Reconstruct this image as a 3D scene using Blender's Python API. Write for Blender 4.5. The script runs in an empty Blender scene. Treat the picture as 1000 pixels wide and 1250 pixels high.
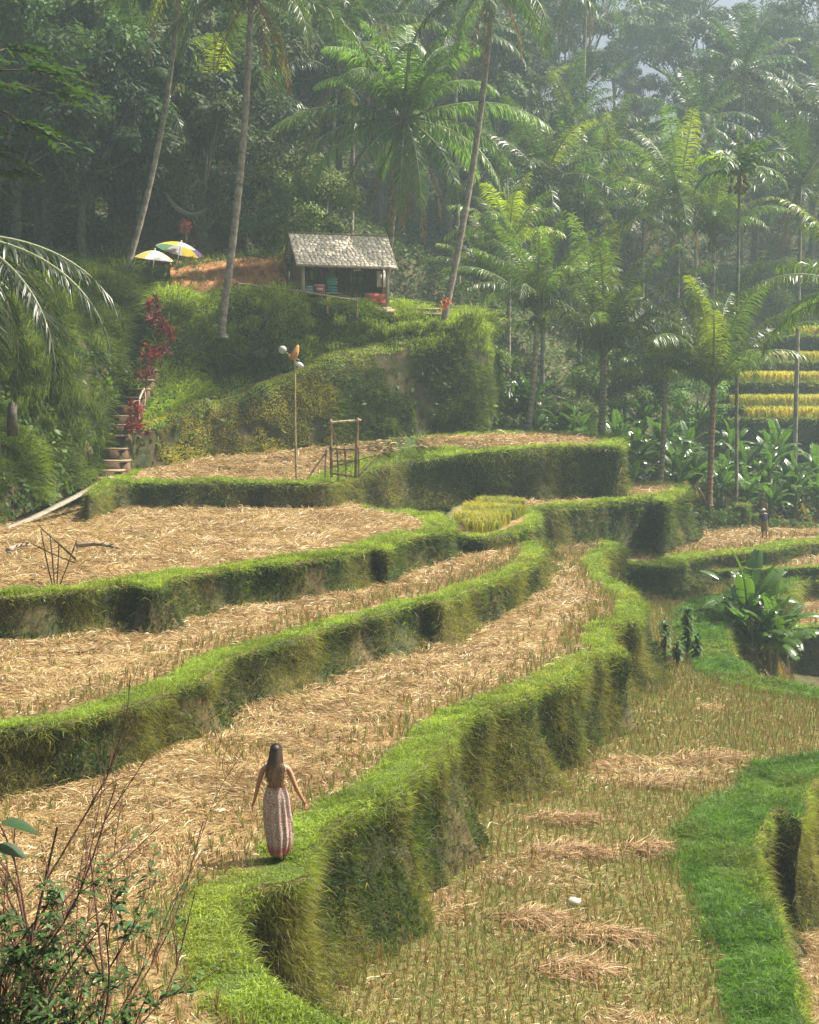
import bpy, math, random
import numpy as np
from mathutils import Vector, Matrix
from mathutils.geometry import delaunay_2d_cdt

# ---------------------------------------------------------------- camera, world, sun, exposure
S = bpy.context.scene
F = 1700.0
TH = math.atan(145 / F)
cam = bpy.data.objects.new("camera", bpy.data.cameras.new("camera"))
S.collection.objects.link(cam)
cam.location = (0, 0, 0)
cam.rotation_euler = (math.radians(90) - TH, 0, 0)
cam.data.sensor_fit = 'VERTICAL'
cam.data.sensor_height = 24.0
cam.data.lens = 24.0 * F / 1250
cam.data.clip_start = 0.5
cam.data.clip_end = 4000
S.camera = cam

SUN_AZ, SUN_EL = math.radians(74), math.radians(57)
world = bpy.data.worlds.new("World")
S.world = world
world.use_nodes = True
nt = world.node_tree
bg = nt.nodes['Background']
sky = nt.nodes.new('ShaderNodeTexSky')
sky.sky_type = 'NISHITA'
sky.sun_disc = False
sky.sun_elevation = SUN_EL
sky.sun_rotation = SUN_AZ
sky.air_density = .8
sky.dust_density = 9.0
nt.links.new(sky.outputs[0], bg.inputs['Color'])
bg.inputs['Strength'].default_value = 0.065
sl = bpy.data.lights.new("sun", 'SUN')
sl.energy = 5.0
sl.angle = math.radians(0.6)
sl.color = (1.0, 0.93, 0.80)
sun = bpy.data.objects.new("sun", sl)
S.collection.objects.link(sun)
sd = Vector((math.sin(SUN_AZ) * math.cos(SUN_EL), math.cos(SUN_AZ) * math.cos(SUN_EL), math.sin(SUN_EL)))
sun.rotation_euler = sd.to_track_quat('Z', 'Y').to_euler()
sun.location = (0, 0, 60)
S.view_settings.view_transform = 'Standard'
S.view_settings.look = 'None'
S.view_settings.exposure = 1.25
S.view_settings.gamma = 1
S.cycles.max_bounces = 5
S.cycles.diffuse_bounces = 2
S.cycles.glossy_bounces = 1
S.cycles.transmission_bounces = 3
S.cycles.volume_bounces = 1
S.cycles.caustics_reflective = False
S.cycles.caustics_refractive = False
S.cycles.use_adaptive_sampling = True
S.cycles.adaptive_threshold = 0.03
S.cycles.use_denoising = True

rng = np.random.default_rng(7)
random.seed(7)
A = np.array

# ---------------------------------------------------------------- pixel rays to world points
def ray(px, py):
    a, b = (px - 500) / F, (625 - py) / F
    c, s = math.cos(TH), math.sin(TH)
    return A([a, c + b * s, -s + b * c])
def aty(px, py, D):
    d = ray(px, py); return d * (D / d[1])
def atz(px, py, z):
    d = ray(px, py); return d * (z / d[2])

# ---------------------------------------------------------------- noise
def _h(i, j, k, s):
    n = (i * 374761393 + j * 668265263 + k * 2147483647 + s * 1274126177) & 0x7fffffff
    n = ((n ^ (n >> 13)) * 1274126177) & 0x7fffffff
    n = ((n ^ (n >> 15)) * 951274213) & 0x7fffffff
    return (n & 0xffff) / 65535.0
def noise(P, f=1.0, s=0, oct=1):
    P = np.asarray(P, float)
    out = 0; amp = 1; tot = 0
    for o in range(oct):
        Q = P * f * (2 ** o) + 31.7 * (s + o)
        I = np.floor(Q).astype(np.int64); R = Q - I; R = R * R * (3 - 2 * R)
        v = 0
        for a in (0, 1):
            for b in (0, 1):
                for c in (0, 1):
                    w = (R[:, 0] if a else 1 - R[:, 0]) * (R[:, 1] if b else 1 - R[:, 1]) * (R[:, 2] if c else 1 - R[:, 2])
                    v = v + w * _h(I[:, 0] + a, I[:, 1] + b, I[:, 2] + c, s + o)
        out = out + amp * v; tot += amp; amp *= .5
    return out / tot
def nrm(v):
    return v / np.maximum(np.linalg.norm(v, axis=-1, keepdims=True), 1e-9)

# ---------------------------------------------------------------- objects
COL = S.collection
def tag(o, label=None, cat=None, group=None, kind=None):
    if label: o['label'] = label
    if cat: o['category'] = cat
    if group: o['group'] = group
    if kind: o['kind'] = kind
    return o
def empty(name, loc, label=None, cat=None, group=None, rz=0, kind=None):
    o = bpy.data.objects.new(name, None); COL.objects.link(o)
    o.empty_display_size = .3
    o.location = tuple(float(v) for v in loc); o.rotation_euler = (0, 0, rz)
    return tag(o, label, cat, group, kind)
def link(name, me, parent=None):
    o = bpy.data.objects.new(name, me); COL.objects.link(o)
    if parent is not None: o.parent = parent
    return o
def copy_tree(o, parent=None):
    c = o.copy(); COL.objects.link(c); c.parent = parent
    for ch in list(o.children): copy_tree(ch, c)
    return c

class MB:
    """collects vertices / faces / per-vertex colour and links them as one mesh"""
    def __init__(s): s.V = []; s.F = {3: [], 4: []}; s.C = []; s.n = 0; s.MI = {3: [], 4: []}
    def add(s, V, F, col=(.5, .5, .5), mi=0):
        V = np.asarray(V, float).reshape(-1, 3)
        C = np.asarray(col, float)
        if C.ndim == 1: C = np.tile(C[:3], (len(V), 1))
        s.V.append(V); s.C.append(C[:, :3])
        for f in F:
            f = np.asarray(f, np.int64)
            if f.size == 0: continue
            s.F[f.shape[1]].append(f + s.n); s.MI[f.shape[1]].append(np.full(len(f), mi))
        s.n += len(V); return s
    def mesh(s, name, mats, smooth=False):
        V = np.concatenate(s.V); C = np.concatenate(s.C)
        me = bpy.data.meshes.new(name)
        me.vertices.add(len(V)); me.vertices.foreach_set('co', V.astype(np.float32).ravel())
        loops = []; starts = []; tot = []; mi = []; off = 0
        for k in (3, 4):
            if s.F[k]:
                f = np.concatenate(s.F[k]); loops.append(f.ravel())
                starts.append(off + np.arange(len(f)) * k); tot.append(np.full(len(f), k)); off += f.size
                mi.append(np.concatenate(s.MI[k]))
        loops = np.concatenate(loops); starts = np.concatenate(starts); tot = np.concatenate(tot); mi = np.concatenate(mi)
        me.loops.add(len(loops)); me.loops.foreach_set('vertex_index', loops.astype(np.int32))
        me.polygons.add(len(starts)); me.polygons.foreach_set('loop_start', starts.astype(np.int32))
        me.polygons.foreach_set('loop_total', tot.astype(np.int32))
        me.polygons.foreach_set('material_index', mi.astype(np.int32))
        if smooth: me.polygons.foreach_set('use_smooth', np.ones(len(starts), bool))
        at = me.attributes.new('col', 'FLOAT_COLOR', 'POINT')
        at.data.foreach_set('color', np.c_[C, np.ones(len(C))].astype(np.float32).ravel())
        for m in (mats if isinstance(mats, (list, tuple)) else [mats]): me.materials.append(m)
        me.update(calc_edges=True)
        return me
    def build(s, name, mats, parent=None, smooth=False):
        return link(name, s.mesh(name, mats, smooth), parent)

def box(mb, c, size, col=(.5, .5, .5), rot=None, taper=1.0):
    sx, sy, sz = A(size) / 2
    v = A([[x * sx * (taper if z > 0 else 1), y * sy * (taper if z > 0 else 1), z * sz] for z in (-1, 1) for y in (-1, 1) for x in (-1, 1)])
    if rot is not None: v = v @ np.array(rot).T
    f = A([[0, 2, 3, 1], [4, 5, 7, 6], [0, 1, 5, 4], [2, 6, 7, 3], [0, 4, 6, 2], [1, 3, 7, 5]])
    mb.add(v + A(c), [f], col)
def tube(mb, pts, rad, n=8, col=(.5, .5, .5), cap=True, jit=0.0):
    pts = np.asarray(pts, float); m = len(pts)
    rad = np.broadcast_to(np.asarray(rad, float), (m,))
    t = nrm(np.gradient(pts, axis=0))
    ref = A([0, 0, 1.]) if abs(t[0][2]) < .9 else A([1., 0, 0])
    V = []
    for i in range(m):
        u = nrm(np.cross(ref, t[i])); w = np.cross(t[i], u); ref = np.cross(t[i], u) if abs(np.dot(np.cross(t[i], u), t[i])) < .9 else ref
        ref = w if True else ref
        u = nrm(np.cross(w, t[i]))
        a = np.arange(n) * 2 * math.pi / n
        r = rad[i] * (1 + (jit * (rng.random(n) - .5) if jit else 0))
        V.append(pts[i] + (np.outer(np.cos(a) * r, u) + np.outer(np.sin(a) * r, w)))
    V = np.concatenate(V)
    f = [[i * n + j, i * n + (j + 1) % n, (i + 1) * n + (j + 1) % n, (i + 1) * n + j] for i in range(m - 1) for j in range(n)]
    Fs = [A(f)]
    if cap:
        c0 = len(V); V = np.r_[V, pts[:1], pts[-1:]]
        Fs.append(A([[c0, (j + 1) % n, j] for j in range(n)] + [[c0 + 1, (m - 1) * n + j, (m - 1) * n + (j + 1) % n] for j in range(n)]))
    c = np.asarray(col, float)
    if c.ndim == 2: c = np.r_[np.repeat(c, n, 0), c[:1], c[-1:]] if cap else np.repeat(c, n, 0)
    mb.add(V, Fs, c)
def spline(pts, n):
    P = np.asarray(pts, float); m = len(P)
    Q = np.r_[[2 * P[0] - P[1]], P, [2 * P[-1] - P[-2]]]
    t = np.linspace(0, m - 1, n); i = np.minimum(t.astype(int), m - 2); u = (t - i)[:, None]
    p0, p1, p2, p3 = Q[i], Q[i + 1], Q[i + 2], Q[i + 3]
    return .5 * (2 * p1 + (p2 - p0) * u + (2 * p0 - 5 * p1 + 4 * p2 - p3) * u * u + (3 * p1 - p0 - 3 * p2 + p3) * u ** 3)
def ellipsoid(mb, c, r, col=(.5, .5, .5), n=10, m=7, rot=None, jit=0):
    V = []
    for i in range(m + 1):
        ph = math.pi * i / m
        for j in range(n):
            th = 2 * math.pi * j / n
            k = 1 + jit * (random.random() - .5)
            V.append([r[0] * math.sin(ph) * math.cos(th) * k, r[1] * math.sin(ph) * math.sin(th) * k, r[2] * math.cos(ph) * k])
    V = A(V)
    if rot is not None: V = V @ np.array(rot).T
    f = [[i * n + j, (i + 1) * n + j, (i + 1) * n + (j + 1) % n, i * n + (j + 1) % n] for i in range(m) for j in range(n)]
    mb.add(V + A(c), [A(f)], col)

def blades(mb, P, d1, d2, wv, col, seg=2, wmid=.85):
    """P base, d1 first half vector, d2 second half vector, wv half-width vector (n,3)"""
    n = len(P)
    if n == 0: return
    if seg == 1:
        V = np.stack([P - wv, P + wv, P + d1 + d2], 1).reshape(-1, 3)
        f = np.arange(n * 3).reshape(-1, 3); mb.add(V, [f], np.repeat(col, 3, 0)); return
    M = P + d1
    V = np.stack([P - wv * .6, P + wv * .6, M + wv * wmid, M - wv * wmid, M + d2], 1).reshape(-1, 3)
    b = np.arange(n)[:, None] * 5
    mb.add(V, [b + A([[0, 1, 2, 3]]), b + A([[3, 2, 4]])], np.repeat(col, 5, 0))

# ---------------------------------------------------------------- materials
def newmat(name):
    m = bpy.data.materials.new(name); m.use_nodes = True
    return m, m.node_tree, m.node_tree.nodes['Principled BSDF']
def leafmat(name, trans=.4, rough=.45, spec=.4, tint=(1.25, 1.15, .55), vary=.0):
    m, t, p = newmat(name); N = t.nodes; L = t.links
    a = N.new('ShaderNodeAttribute'); a.attribute_name = 'col'
    src = a.outputs['Color']
    if vary:
        oi = N.new('ShaderNodeObjectInfo'); hs = N.new('ShaderNodeHueSaturation')
        mr = N.new('ShaderNodeMapRange'); mr.inputs[3].default_value = .5 - vary * .12; mr.inputs[4].default_value = .5 + vary * .06
        L.new(oi.outputs['Random'], mr.inputs[0]); L.new(mr.outputs[0], hs.inputs['Hue'])
        mr2 = N.new('ShaderNodeMapRange'); mr2.inputs[3].default_value = 1 - vary; mr2.inputs[4].default_value = 1 + vary
        mm = N.new('ShaderNodeMath'); mm.operation = 'FRACT'; m7 = N.new('ShaderNodeMath'); m7.operation = 'MULTIPLY'; m7.inputs[1].default_value = 7.13
        L.new(oi.outputs['Random'], m7.inputs[0]); L.new(m7.outputs[0], mm.inputs[0]); L.new(mm.outputs[0], mr2.inputs[0]); L.new(mr2.outputs[0], hs.inputs['Value'])
        L.new(src, hs.inputs['Color']); src = hs.outputs['Color']
    L.new(src, p.inputs['Base Color'])
    p.inputs['Roughness'].default_value = rough; p.inputs['Specular IOR Level'].default_value = spec
    tr = N.new('ShaderNodeBsdfTranslucent'); vm = N.new('ShaderNodeVectorMath'); vm.operation = 'MULTIPLY'
    vm.inputs[1].default_value = tint; L.new(src, vm.inputs[0]); L.new(vm.outputs[0], tr.inputs['Color'])
    mx = N.new('ShaderNodeMixShader'); mx.inputs[0].default_value = trans
    L.new(p.outputs[0], mx.inputs[1]); L.new(tr.outputs[0], mx.inputs[2]); L.new(mx.outputs[0], N['Material Output'].inputs['Surface'])
    return m
def vmat(name, rough=.85, spec=.25, nscale=8, namt=.35, bump=.3, bscale=None):
    """vertex colour times procedural mottling, with bump"""
    m, t, p = newmat(name); N = t.nodes; L = t.links
    a = N.new('ShaderNodeAttribute'); a.attribute_name = 'col'
    tc = N.new('ShaderNodeTexCoord'); nz = N.new('ShaderNodeTexNoise'); nz.inputs['Scale'].default_value = nscale; nz.inputs['Detail'].default_value = 6
    L.new(tc.outputs['Object'], nz.inputs['Vector'])
    mr = N.new('ShaderNodeMapRange'); mr.inputs[1].default_value = .3; mr.inputs[2].default_value = .7; mr.inputs[3].default_value = 1 - namt; mr.inputs[4].default_value = 1 + namt
    L.new(nz.outputs[0], mr.inputs[0])
    vm = N.new('ShaderNodeVectorMath'); vm.operation = 'SCALE'; L.new(a.outputs['Color'], vm.inputs[0]); L.new(mr.outputs[0], vm.inputs['Scale'])
    L.new(vm.outputs[0], p.inputs['Base Color'])
    p.inputs['Roughness'].default_value = rough; p.inputs['Specular IOR Level'].default_value = spec
    if bump:
        n2 = N.new('ShaderNodeTexNoise'); n2.inputs['Scale'].default_value = bscale or nscale * 2.5; n2.inputs['Detail'].default_value = 5
        L.new(tc.outputs['Object'], n2.inputs['Vector'])
        b = N.new('ShaderNodeBump'); b.inputs['Strength'].default_value = bump; b.inputs['Distance'].default_value = .05
        L.new(n2.outputs[0], b.inputs['Height']); L.new(b.outputs[0], p.inputs['Normal'])
    return m
M_grass = leafmat('grass_blades', .5, .5, .25, (1.3, 1.3, .5))
M_straw = leafmat('straw', .25, .6, .25, (1.1, 1.0, .7))
M_leaf = leafmat('tree_leaves', .3, .6, .2, (1.2, 1.25, .5), .35)
M_palm = leafmat('palm_leaflets', .48, .36, .45, (1.35, 1.5, .5), .12)
M_banana = leafmat('banana_leaf', .42, .27, .65, (1.2, 1.3, .45))
M_shrub = leafmat('shrub_leaves', .35, .5, .3)
M_soil = vmat('earth', .95, .15, 3, .4, .6)
M_bark = vmat('bark', .9, .2, 6, .35, .5)
M_wood = vmat('weathered_wood', .8, .25, 10, .3, .3)
M_stone = vmat('stone', .85, .3, 5, .25, .3)
M_paint = vmat('painted', .5, .5, 3, .08, 0)
M_skin = vmat('skin', .5, .4, 30, .06, 0)
M_cloth = vmat('cloth', .85, .15, 40, .12, .1)

# ---------------------------------------------------------------- sampling of a triangulated surface
def tri_sample(V, T, dens, r=None):
    """random points on triangles; dens(P)->per m2; returns P, N"""
    a, b, c = V[T[:, 0]], V[T[:, 1]], V[T[:, 2]]
    cr = np.cross(b - a, c - a); ar = np.linalg.norm(cr, axis=1) / 2
    ce = (a + b + c) / 3; d = dens(ce) if callable(dens) else np.full(len(T), dens)
    k = rng.poisson(ar * d); i = np.repeat(np.arange(len(T)), k)
    u, v = rng.random(len(i)), rng.random(len(i)); m = u + v > 1; u[m], v[m] = 1 - u[m], 1 - v[m]
    P = a[i] + (b - a)[i] * u[:, None] + (c - a)[i] * v[:, None]
    return P, nrm(cr)[i], i
def lod(P, D0=27., p=1.6):
    D = np.linalg.norm(P, axis=1); return np.minimum(1, (D0 / D) ** p)
def size_lod(P, D0=30., p=.8):
    D = np.linalg.norm(P, axis=1); return np.maximum(1, (D / D0) ** p)
def inview(P, m=60):
    m = m + 80
    c, s = math.cos(TH), math.sin(TH)
    z = P[:, 1] * c - P[:, 2] * s; zz = np.maximum(z, .1)
    px = 500 + P[:, 0] / zz * F; py = 625 - (P[:, 1] * s + P[:, 2] * c) / zz * F
    return (z > 1) & (px > -m) & (px < 1000 + m) & (py > -m) & (py < 1250 + m)
def mixc(a, b, t):
    t = np.clip(t, 0, 1)[:, None]; return A(a) * (1 - t) + A(b) * t
def vary(c, amt=.25):
    n = len(c); return c * (1 + amt * (rng.random((n, 1)) - .5) * 2) * (1 + .12 * (rng.random((n, 3)) - .5))
def rdir(n, zlo=-1, zhi=1):
    a = rng.random(n) * 2 * math.pi; z = zlo + rng.random(n) * (zhi - zlo); r = np.sqrt(np.maximum(0, 1 - z * z))
    return np.c_[np.cos(a) * r, np.sin(a) * r, z]
UP = A([0, 0, 1.])

def grass_on(mb, P, N, L, W, col, up=1.0, out=.35, jit=.5, droop=.6, seg=2):
    n = len(P)
    if n == 0: return
    L = np.broadcast_to(L, (n,))[:, None]; W = np.broadcast_to(W, (n,))[:, None]
    d = nrm(up * UP + out * N + jit * rdir(n))
    h = d * A([1, 1, 0]); e = nrm(d + droop * nrm(h + 1e-4) - droop * 1.2 * UP)
    side = nrm(np.cross(d, rdir(n)))
    blades(mb, P - N * .01, d * L * .55, e * L * .45, side * W / 2, col, seg)
# ---------------------------------------------------------------- terrain: hillside heightfield
HP = []
def hp(x, y, z): HP.append((x, y, z))
for q in [(-15,2,-7),(0,0,-8),(15,2,-12),(-14,14,-9),(0,14,-11),(16,14,-14),(-20,24,-8.5),(0,24,-12),(20,24,-14),(-24,36,-8),(0,36,-11),(20,36,-14.5),
          (-26,46,-6.5),(-14,50,-7.5),(0,50,-9),(20,50,-14),(40,50,-15),(-30,56,-3),(-21,58,-4.5),(-15,61,-4),(-34,64,6),(-24,66,5),(-19,70,4.8),(-13,71,4.3),(-8,74,4.2),(-3,74,3.5),
          (-18,80,5.6),(-8,80,5.2),(0,80,3),(0,66,-6),(8,66,-7),(16,66,-10),(24,66,-11),(4,72,-4),(8,77,-4.2),(15,78,-7),(24,80,-8.3),(36,78,-9),(50,78,-9),
          (4,86,-3),(10,92,-3.5),(20,92,-6),(30,92,-7),(45,92,-7),(12,104,0),(20,102,-5),(32,102,-5),(50,102,-5),(22,122,4),(32,124,5),(50,124,5),
          (28,132,10),(45,132,11),(12,122,9),(0,100,9),(-15,95,10),(-30,92,13),(-45,84,14),(-55,64,8),(-40,118,27),(-20,120,20),(0,128,20),(15,140,20),(35,150,20),(60,150,20),
          (0,165,36),(25,172,32),(45,176,29),(70,176,31),(100,160,30),(-60,160,48),(-30,160,42),(30,230,34),(90,230,34),(0,230,46),(-80,230,62),(-80,100,34),(110,100,10),(110,60,-8),(80,80,-6),(60,20,-15),(-60,30,-2),(-50,10,-4)]: hp(*q)
HP = A(HP, float) if False else np.array(HP, float)
_d = np.linalg.norm(HP[:, None, :2] - HP[None, :, :2], axis=2)
_W = np.linalg.solve(_d + np.eye(len(HP)) * 1e-6, HP[:, 2])
def hz(x, y):
    x = np.atleast_1d(np.asarray(x, float)); y = np.atleast_1d(np.asarray(y, float))
    out = np.empty(len(x))
    for i in range(0, len(x), 20000):
        q = np.c_[x[i:i + 20000], y[i:i + 20000]]
        out[i:i + 20000] = np.linalg.norm(q[:, None, :] - HP[None, :, :2], axis=2) @ _W
    P = np.c_[x, y, 0 * x]
    far = np.clip((y - 74) / 20, 0, 1)
    return out + (noise(P, .15, 3, 3) - .5) * 3 * far + (noise(P, .7, 4) - .5) * .4 * far
def hz1(x, y): return float(hz([x], [y])[0])

gx = np.arange(-110, 131, 1.6); gy = np.r_[np.arange(-6, 130, 1.6), np.arange(130, 261, 3)]
X, Y = np.meshgrid(gx, gy); Z = hz(X.ravel(), Y.ravel())
V = np.c_[X.ravel(), Y.ravel(), Z]; nx, ny = len(gx), len(gy)
i = (np.arange(ny - 1)[:, None] * nx + np.arange(nx - 1)).ravel()
hillT = np.r_[np.c_[i, i + 1, i + nx + 1], np.c_[i, i + nx + 1, i + nx]]; hillV = V
mb = MB(); mb.add(V, [np.c_[i, i + 1, i + nx + 1, i + nx]], mixc((.05, .06, .025), (.09, .07, .035), noise(V, .3, 9, 2)))
tag(mb.build('hillside', M_soil, smooth=True), kind='structure')
mb = MB(); g = 2500.; mb.add([[-g, -g, -16], [g, -g, -16], [g, g, -16], [-g, g, -16]], [A([[0, 1, 2, 3]])], (.06, .08, .03))
tag(mb.build('ground', M_soil), kind='structure')

# ---------------------------------------------------------------- grass palettes
G_BRIGHT, G_MID, G_DARK, G_YEL, G_BROWN = A([.27, .36, .065]), A([.10, .145, .03]), A([.03, .052, .014]), A([.33, .31, .08]), A([.14, .095, .04])
GB = MB()          # grass on the lips
GWALL = MB()       # grass on walls and banks
SB = MB()          # straw
ST = MB()          # stubble

def chaikin(P, n=2):
    for _ in range(n):
        Q = np.roll(P, -1, 0); P = np.stack([.75 * P + .25 * Q, .25 * P + .75 * Q], 1).reshape(-1, P.shape[1])
    return P
def resample(P, step):
    Q = np.r_[P, P[:1]]; s = np.r_[0, np.cumsum(np.linalg.norm(np.diff(Q[:, :3], axis=0), axis=1))]
    n = int(s[-1] / step); t = np.arange(n) * s[-1] / n
    return np.stack([np.interp(t, s, Q[:, k]) for k in range(P.shape[1])], 1)
def inpoly(P, poly):
    x, y = P[:, 0], P[:, 1]; r = np.zeros(len(P), bool); n = len(poly); j = n - 1
    for i in range(n):
        xi, yi, xj, yj = poly[i, 0], poly[i, 1], poly[j, 0], poly[j, 1]
        m = ((yi > y) != (yj > y)) & (x < (xj - xi) * (y - yi) / ((yj - yi) or 1e-9) + xi); r ^= m; j = i
    return r

def wall_grass(P, N, t, seed=0, dark=0.0, yel=.35, top=None):
    """short weeds, tufts and hanging dry grass on a steep earth face; t = 0 at the lip, 1 at the foot"""
    n = len(P)
    sl = size_lod(P)
    p = noise(P * A([1, 1, .35]), .75, 11 + seed, 2); q = noise(P * A([1, 1, .5]), 2.2, 13 + seed, 2)
    ym = np.clip((p - (1 - yel) * .82) * 9, 0, 1) * (.35 + .65 * rng.random(n))
    col = mixc(G_DARK, G_MID, q * 1.9 - .65)
    col = col * (1 - ym[:, None]) + mixc(G_YEL * .45 + G_MID * .4, G_YEL * .85, q) * ym[:, None]
    lipm = np.clip(1 - t / .16, 0, 1)
    col = col * (1 - lipm[:, None]) + mixc(G_MID, G_BRIGHT, q * 1.6 - .1) * lipm[:, None]
    br = (rng.random(n) < .07) & (lipm < .5); col[br] = G_BROWN
    col = vary(col, .55)
    bare = (noise(P * A([1, 1, .6]), 1.1, 17 + seed, 2) > .57) & (t > .2) & (ym < .2) & (rng.random(n) < .75)
    hang = (ym > .4) & (rng.random(n) < .75)
    k = ~bare & ~hang
    L = (.06 + .09 * rng.random(n) + .12 * (rng.random(n) < .05)) * sl
    W = (.009 + .013 * rng.random(n)) * sl
    grass_on(GWALL, P[k], N[k], L[k], W[k], col[k], up=.3, out=.7, jit=1.0, droop=.6)
    k = hang & ~bare
    L = (.10 + .22 * rng.random(n)) * sl; W = .008 * sl
    grass_on(GWALL, P[k], N[k], L[k], W[k], col[k], up=-.5, out=.6, jit=.85, droop=.3)

def lip_grass(P, L, base=G_BRIGHT, seed=0, dens_keep=1.0):
    n = len(P); sl = size_lod(P)
    q = noise(P, 1.3, 21 + seed, 2); r = noise(P, .35, 22 + seed)
    col = mixc(base * .5, base * 1.25, q * 1.2 - .35 + .45 * rng.random(n))
    col = col * (1 - .35 * np.clip(r * 3 - 1.6, 0, 1)[:, None]) + G_YEL * .35 * np.clip(r * 3 - 1.6, 0, 1)[:, None]
    col = vary(col, .4)
    Ln = (L * (.35 + 1.2 * np.clip(noise(P, 2.6, 24 + seed, 2) * 2 - .5, 0, 1)) * (.5 + rng.random(n))) * sl ** .7
    grass_on(GB, P, np.tile(UP, (n, 1)), Ln, (.009 + .008 * rng.random(n)) * sl, col, up=1, out=0, jit=.75, droop=.7)

def straw(P, Lk=1.0, lift=.12, seed=0):
    n = len(P)
    if n == 0: return
    sl = size_lod(P, 26, .75)
    a = noise(P, .55, 31 + seed, 2) * 14 + rng.normal(0, .55, n)
    clump = noise(P, 1.7, 33 + seed, 2)
    el = rng.random(n) * .35 * clump + (rng.random(n) < .08) * .5
    d = np.c_[np.cos(a), np.sin(a), el]
    L = (.10 + .22 * rng.random(n)) * Lk * sl
    e = nrm(d + np.c_[rng.normal(0, .45, (n, 2)), -.25 - .5 * rng.random(n)])
    q = noise(P, .9, 34 + seed, 2)
    col = mixc((.23, .14, .058), (.56, .41, .20), q * .8 + rng.random(n) * .7 - .35)
    dk = rng.random(n) < .16; col[dk] *= .45
    br = rng.random(n) < .08; col[br] = (.80, .70, .47)
    gr = rng.random(n) < .05; col[gr] = (.30, .32, .10)
    w = np.c_[-np.sin(a), np.cos(a), rng.normal(0, .6, n)] * ((.0030 + .0042 * rng.random(n)) * sl)[:, None]
    P = P + UP * (rng.random(n) * lift * np.clip(clump * 2 - .5, .1, 1.3))[:, None]
    blades(SB, P, nrm(d) * (L * .5)[:, None], e * (L * .5)[:, None], w, vary(col, .18))

def stubble(P, k=11, green=.55):
    """cut rice stools: a tight bundle of short upright stalks at each point"""
    n = len(P)
    if n == 0: return
    Q = np.repeat(P, k, 0); m = len(Q)
    sl = size_lod(Q, 30, .5)
    hue = np.repeat(rng.random(n), k)
    Q = Q + np.c_[rng.normal(0, .019, (m, 2)), np.zeros(m)]
    h = np.repeat(.13 + .10 * rng.random(n), k) * (.7 + .5 * rng.random(m)) * sl
    d = nrm(UP + np.c_[rng.normal(0, .22, (m, 2)), np.zeros(m)])
    col = mixc((.16, .09, .035), (.42, .31, .12), rng.random(m)); g = rng.random(m) < green * hue * 1.6; col[g] = A([.20, .26, .07])
    a = rng.random(m) * 6.28
    blades(ST, Q, d * (h * .7)[:, None], d * (h * .45)[:, None], np.c_[np.cos(a), np.sin(a), 0 * a] * (.0065 * sl)[:, None], vary(col, .25))

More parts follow.
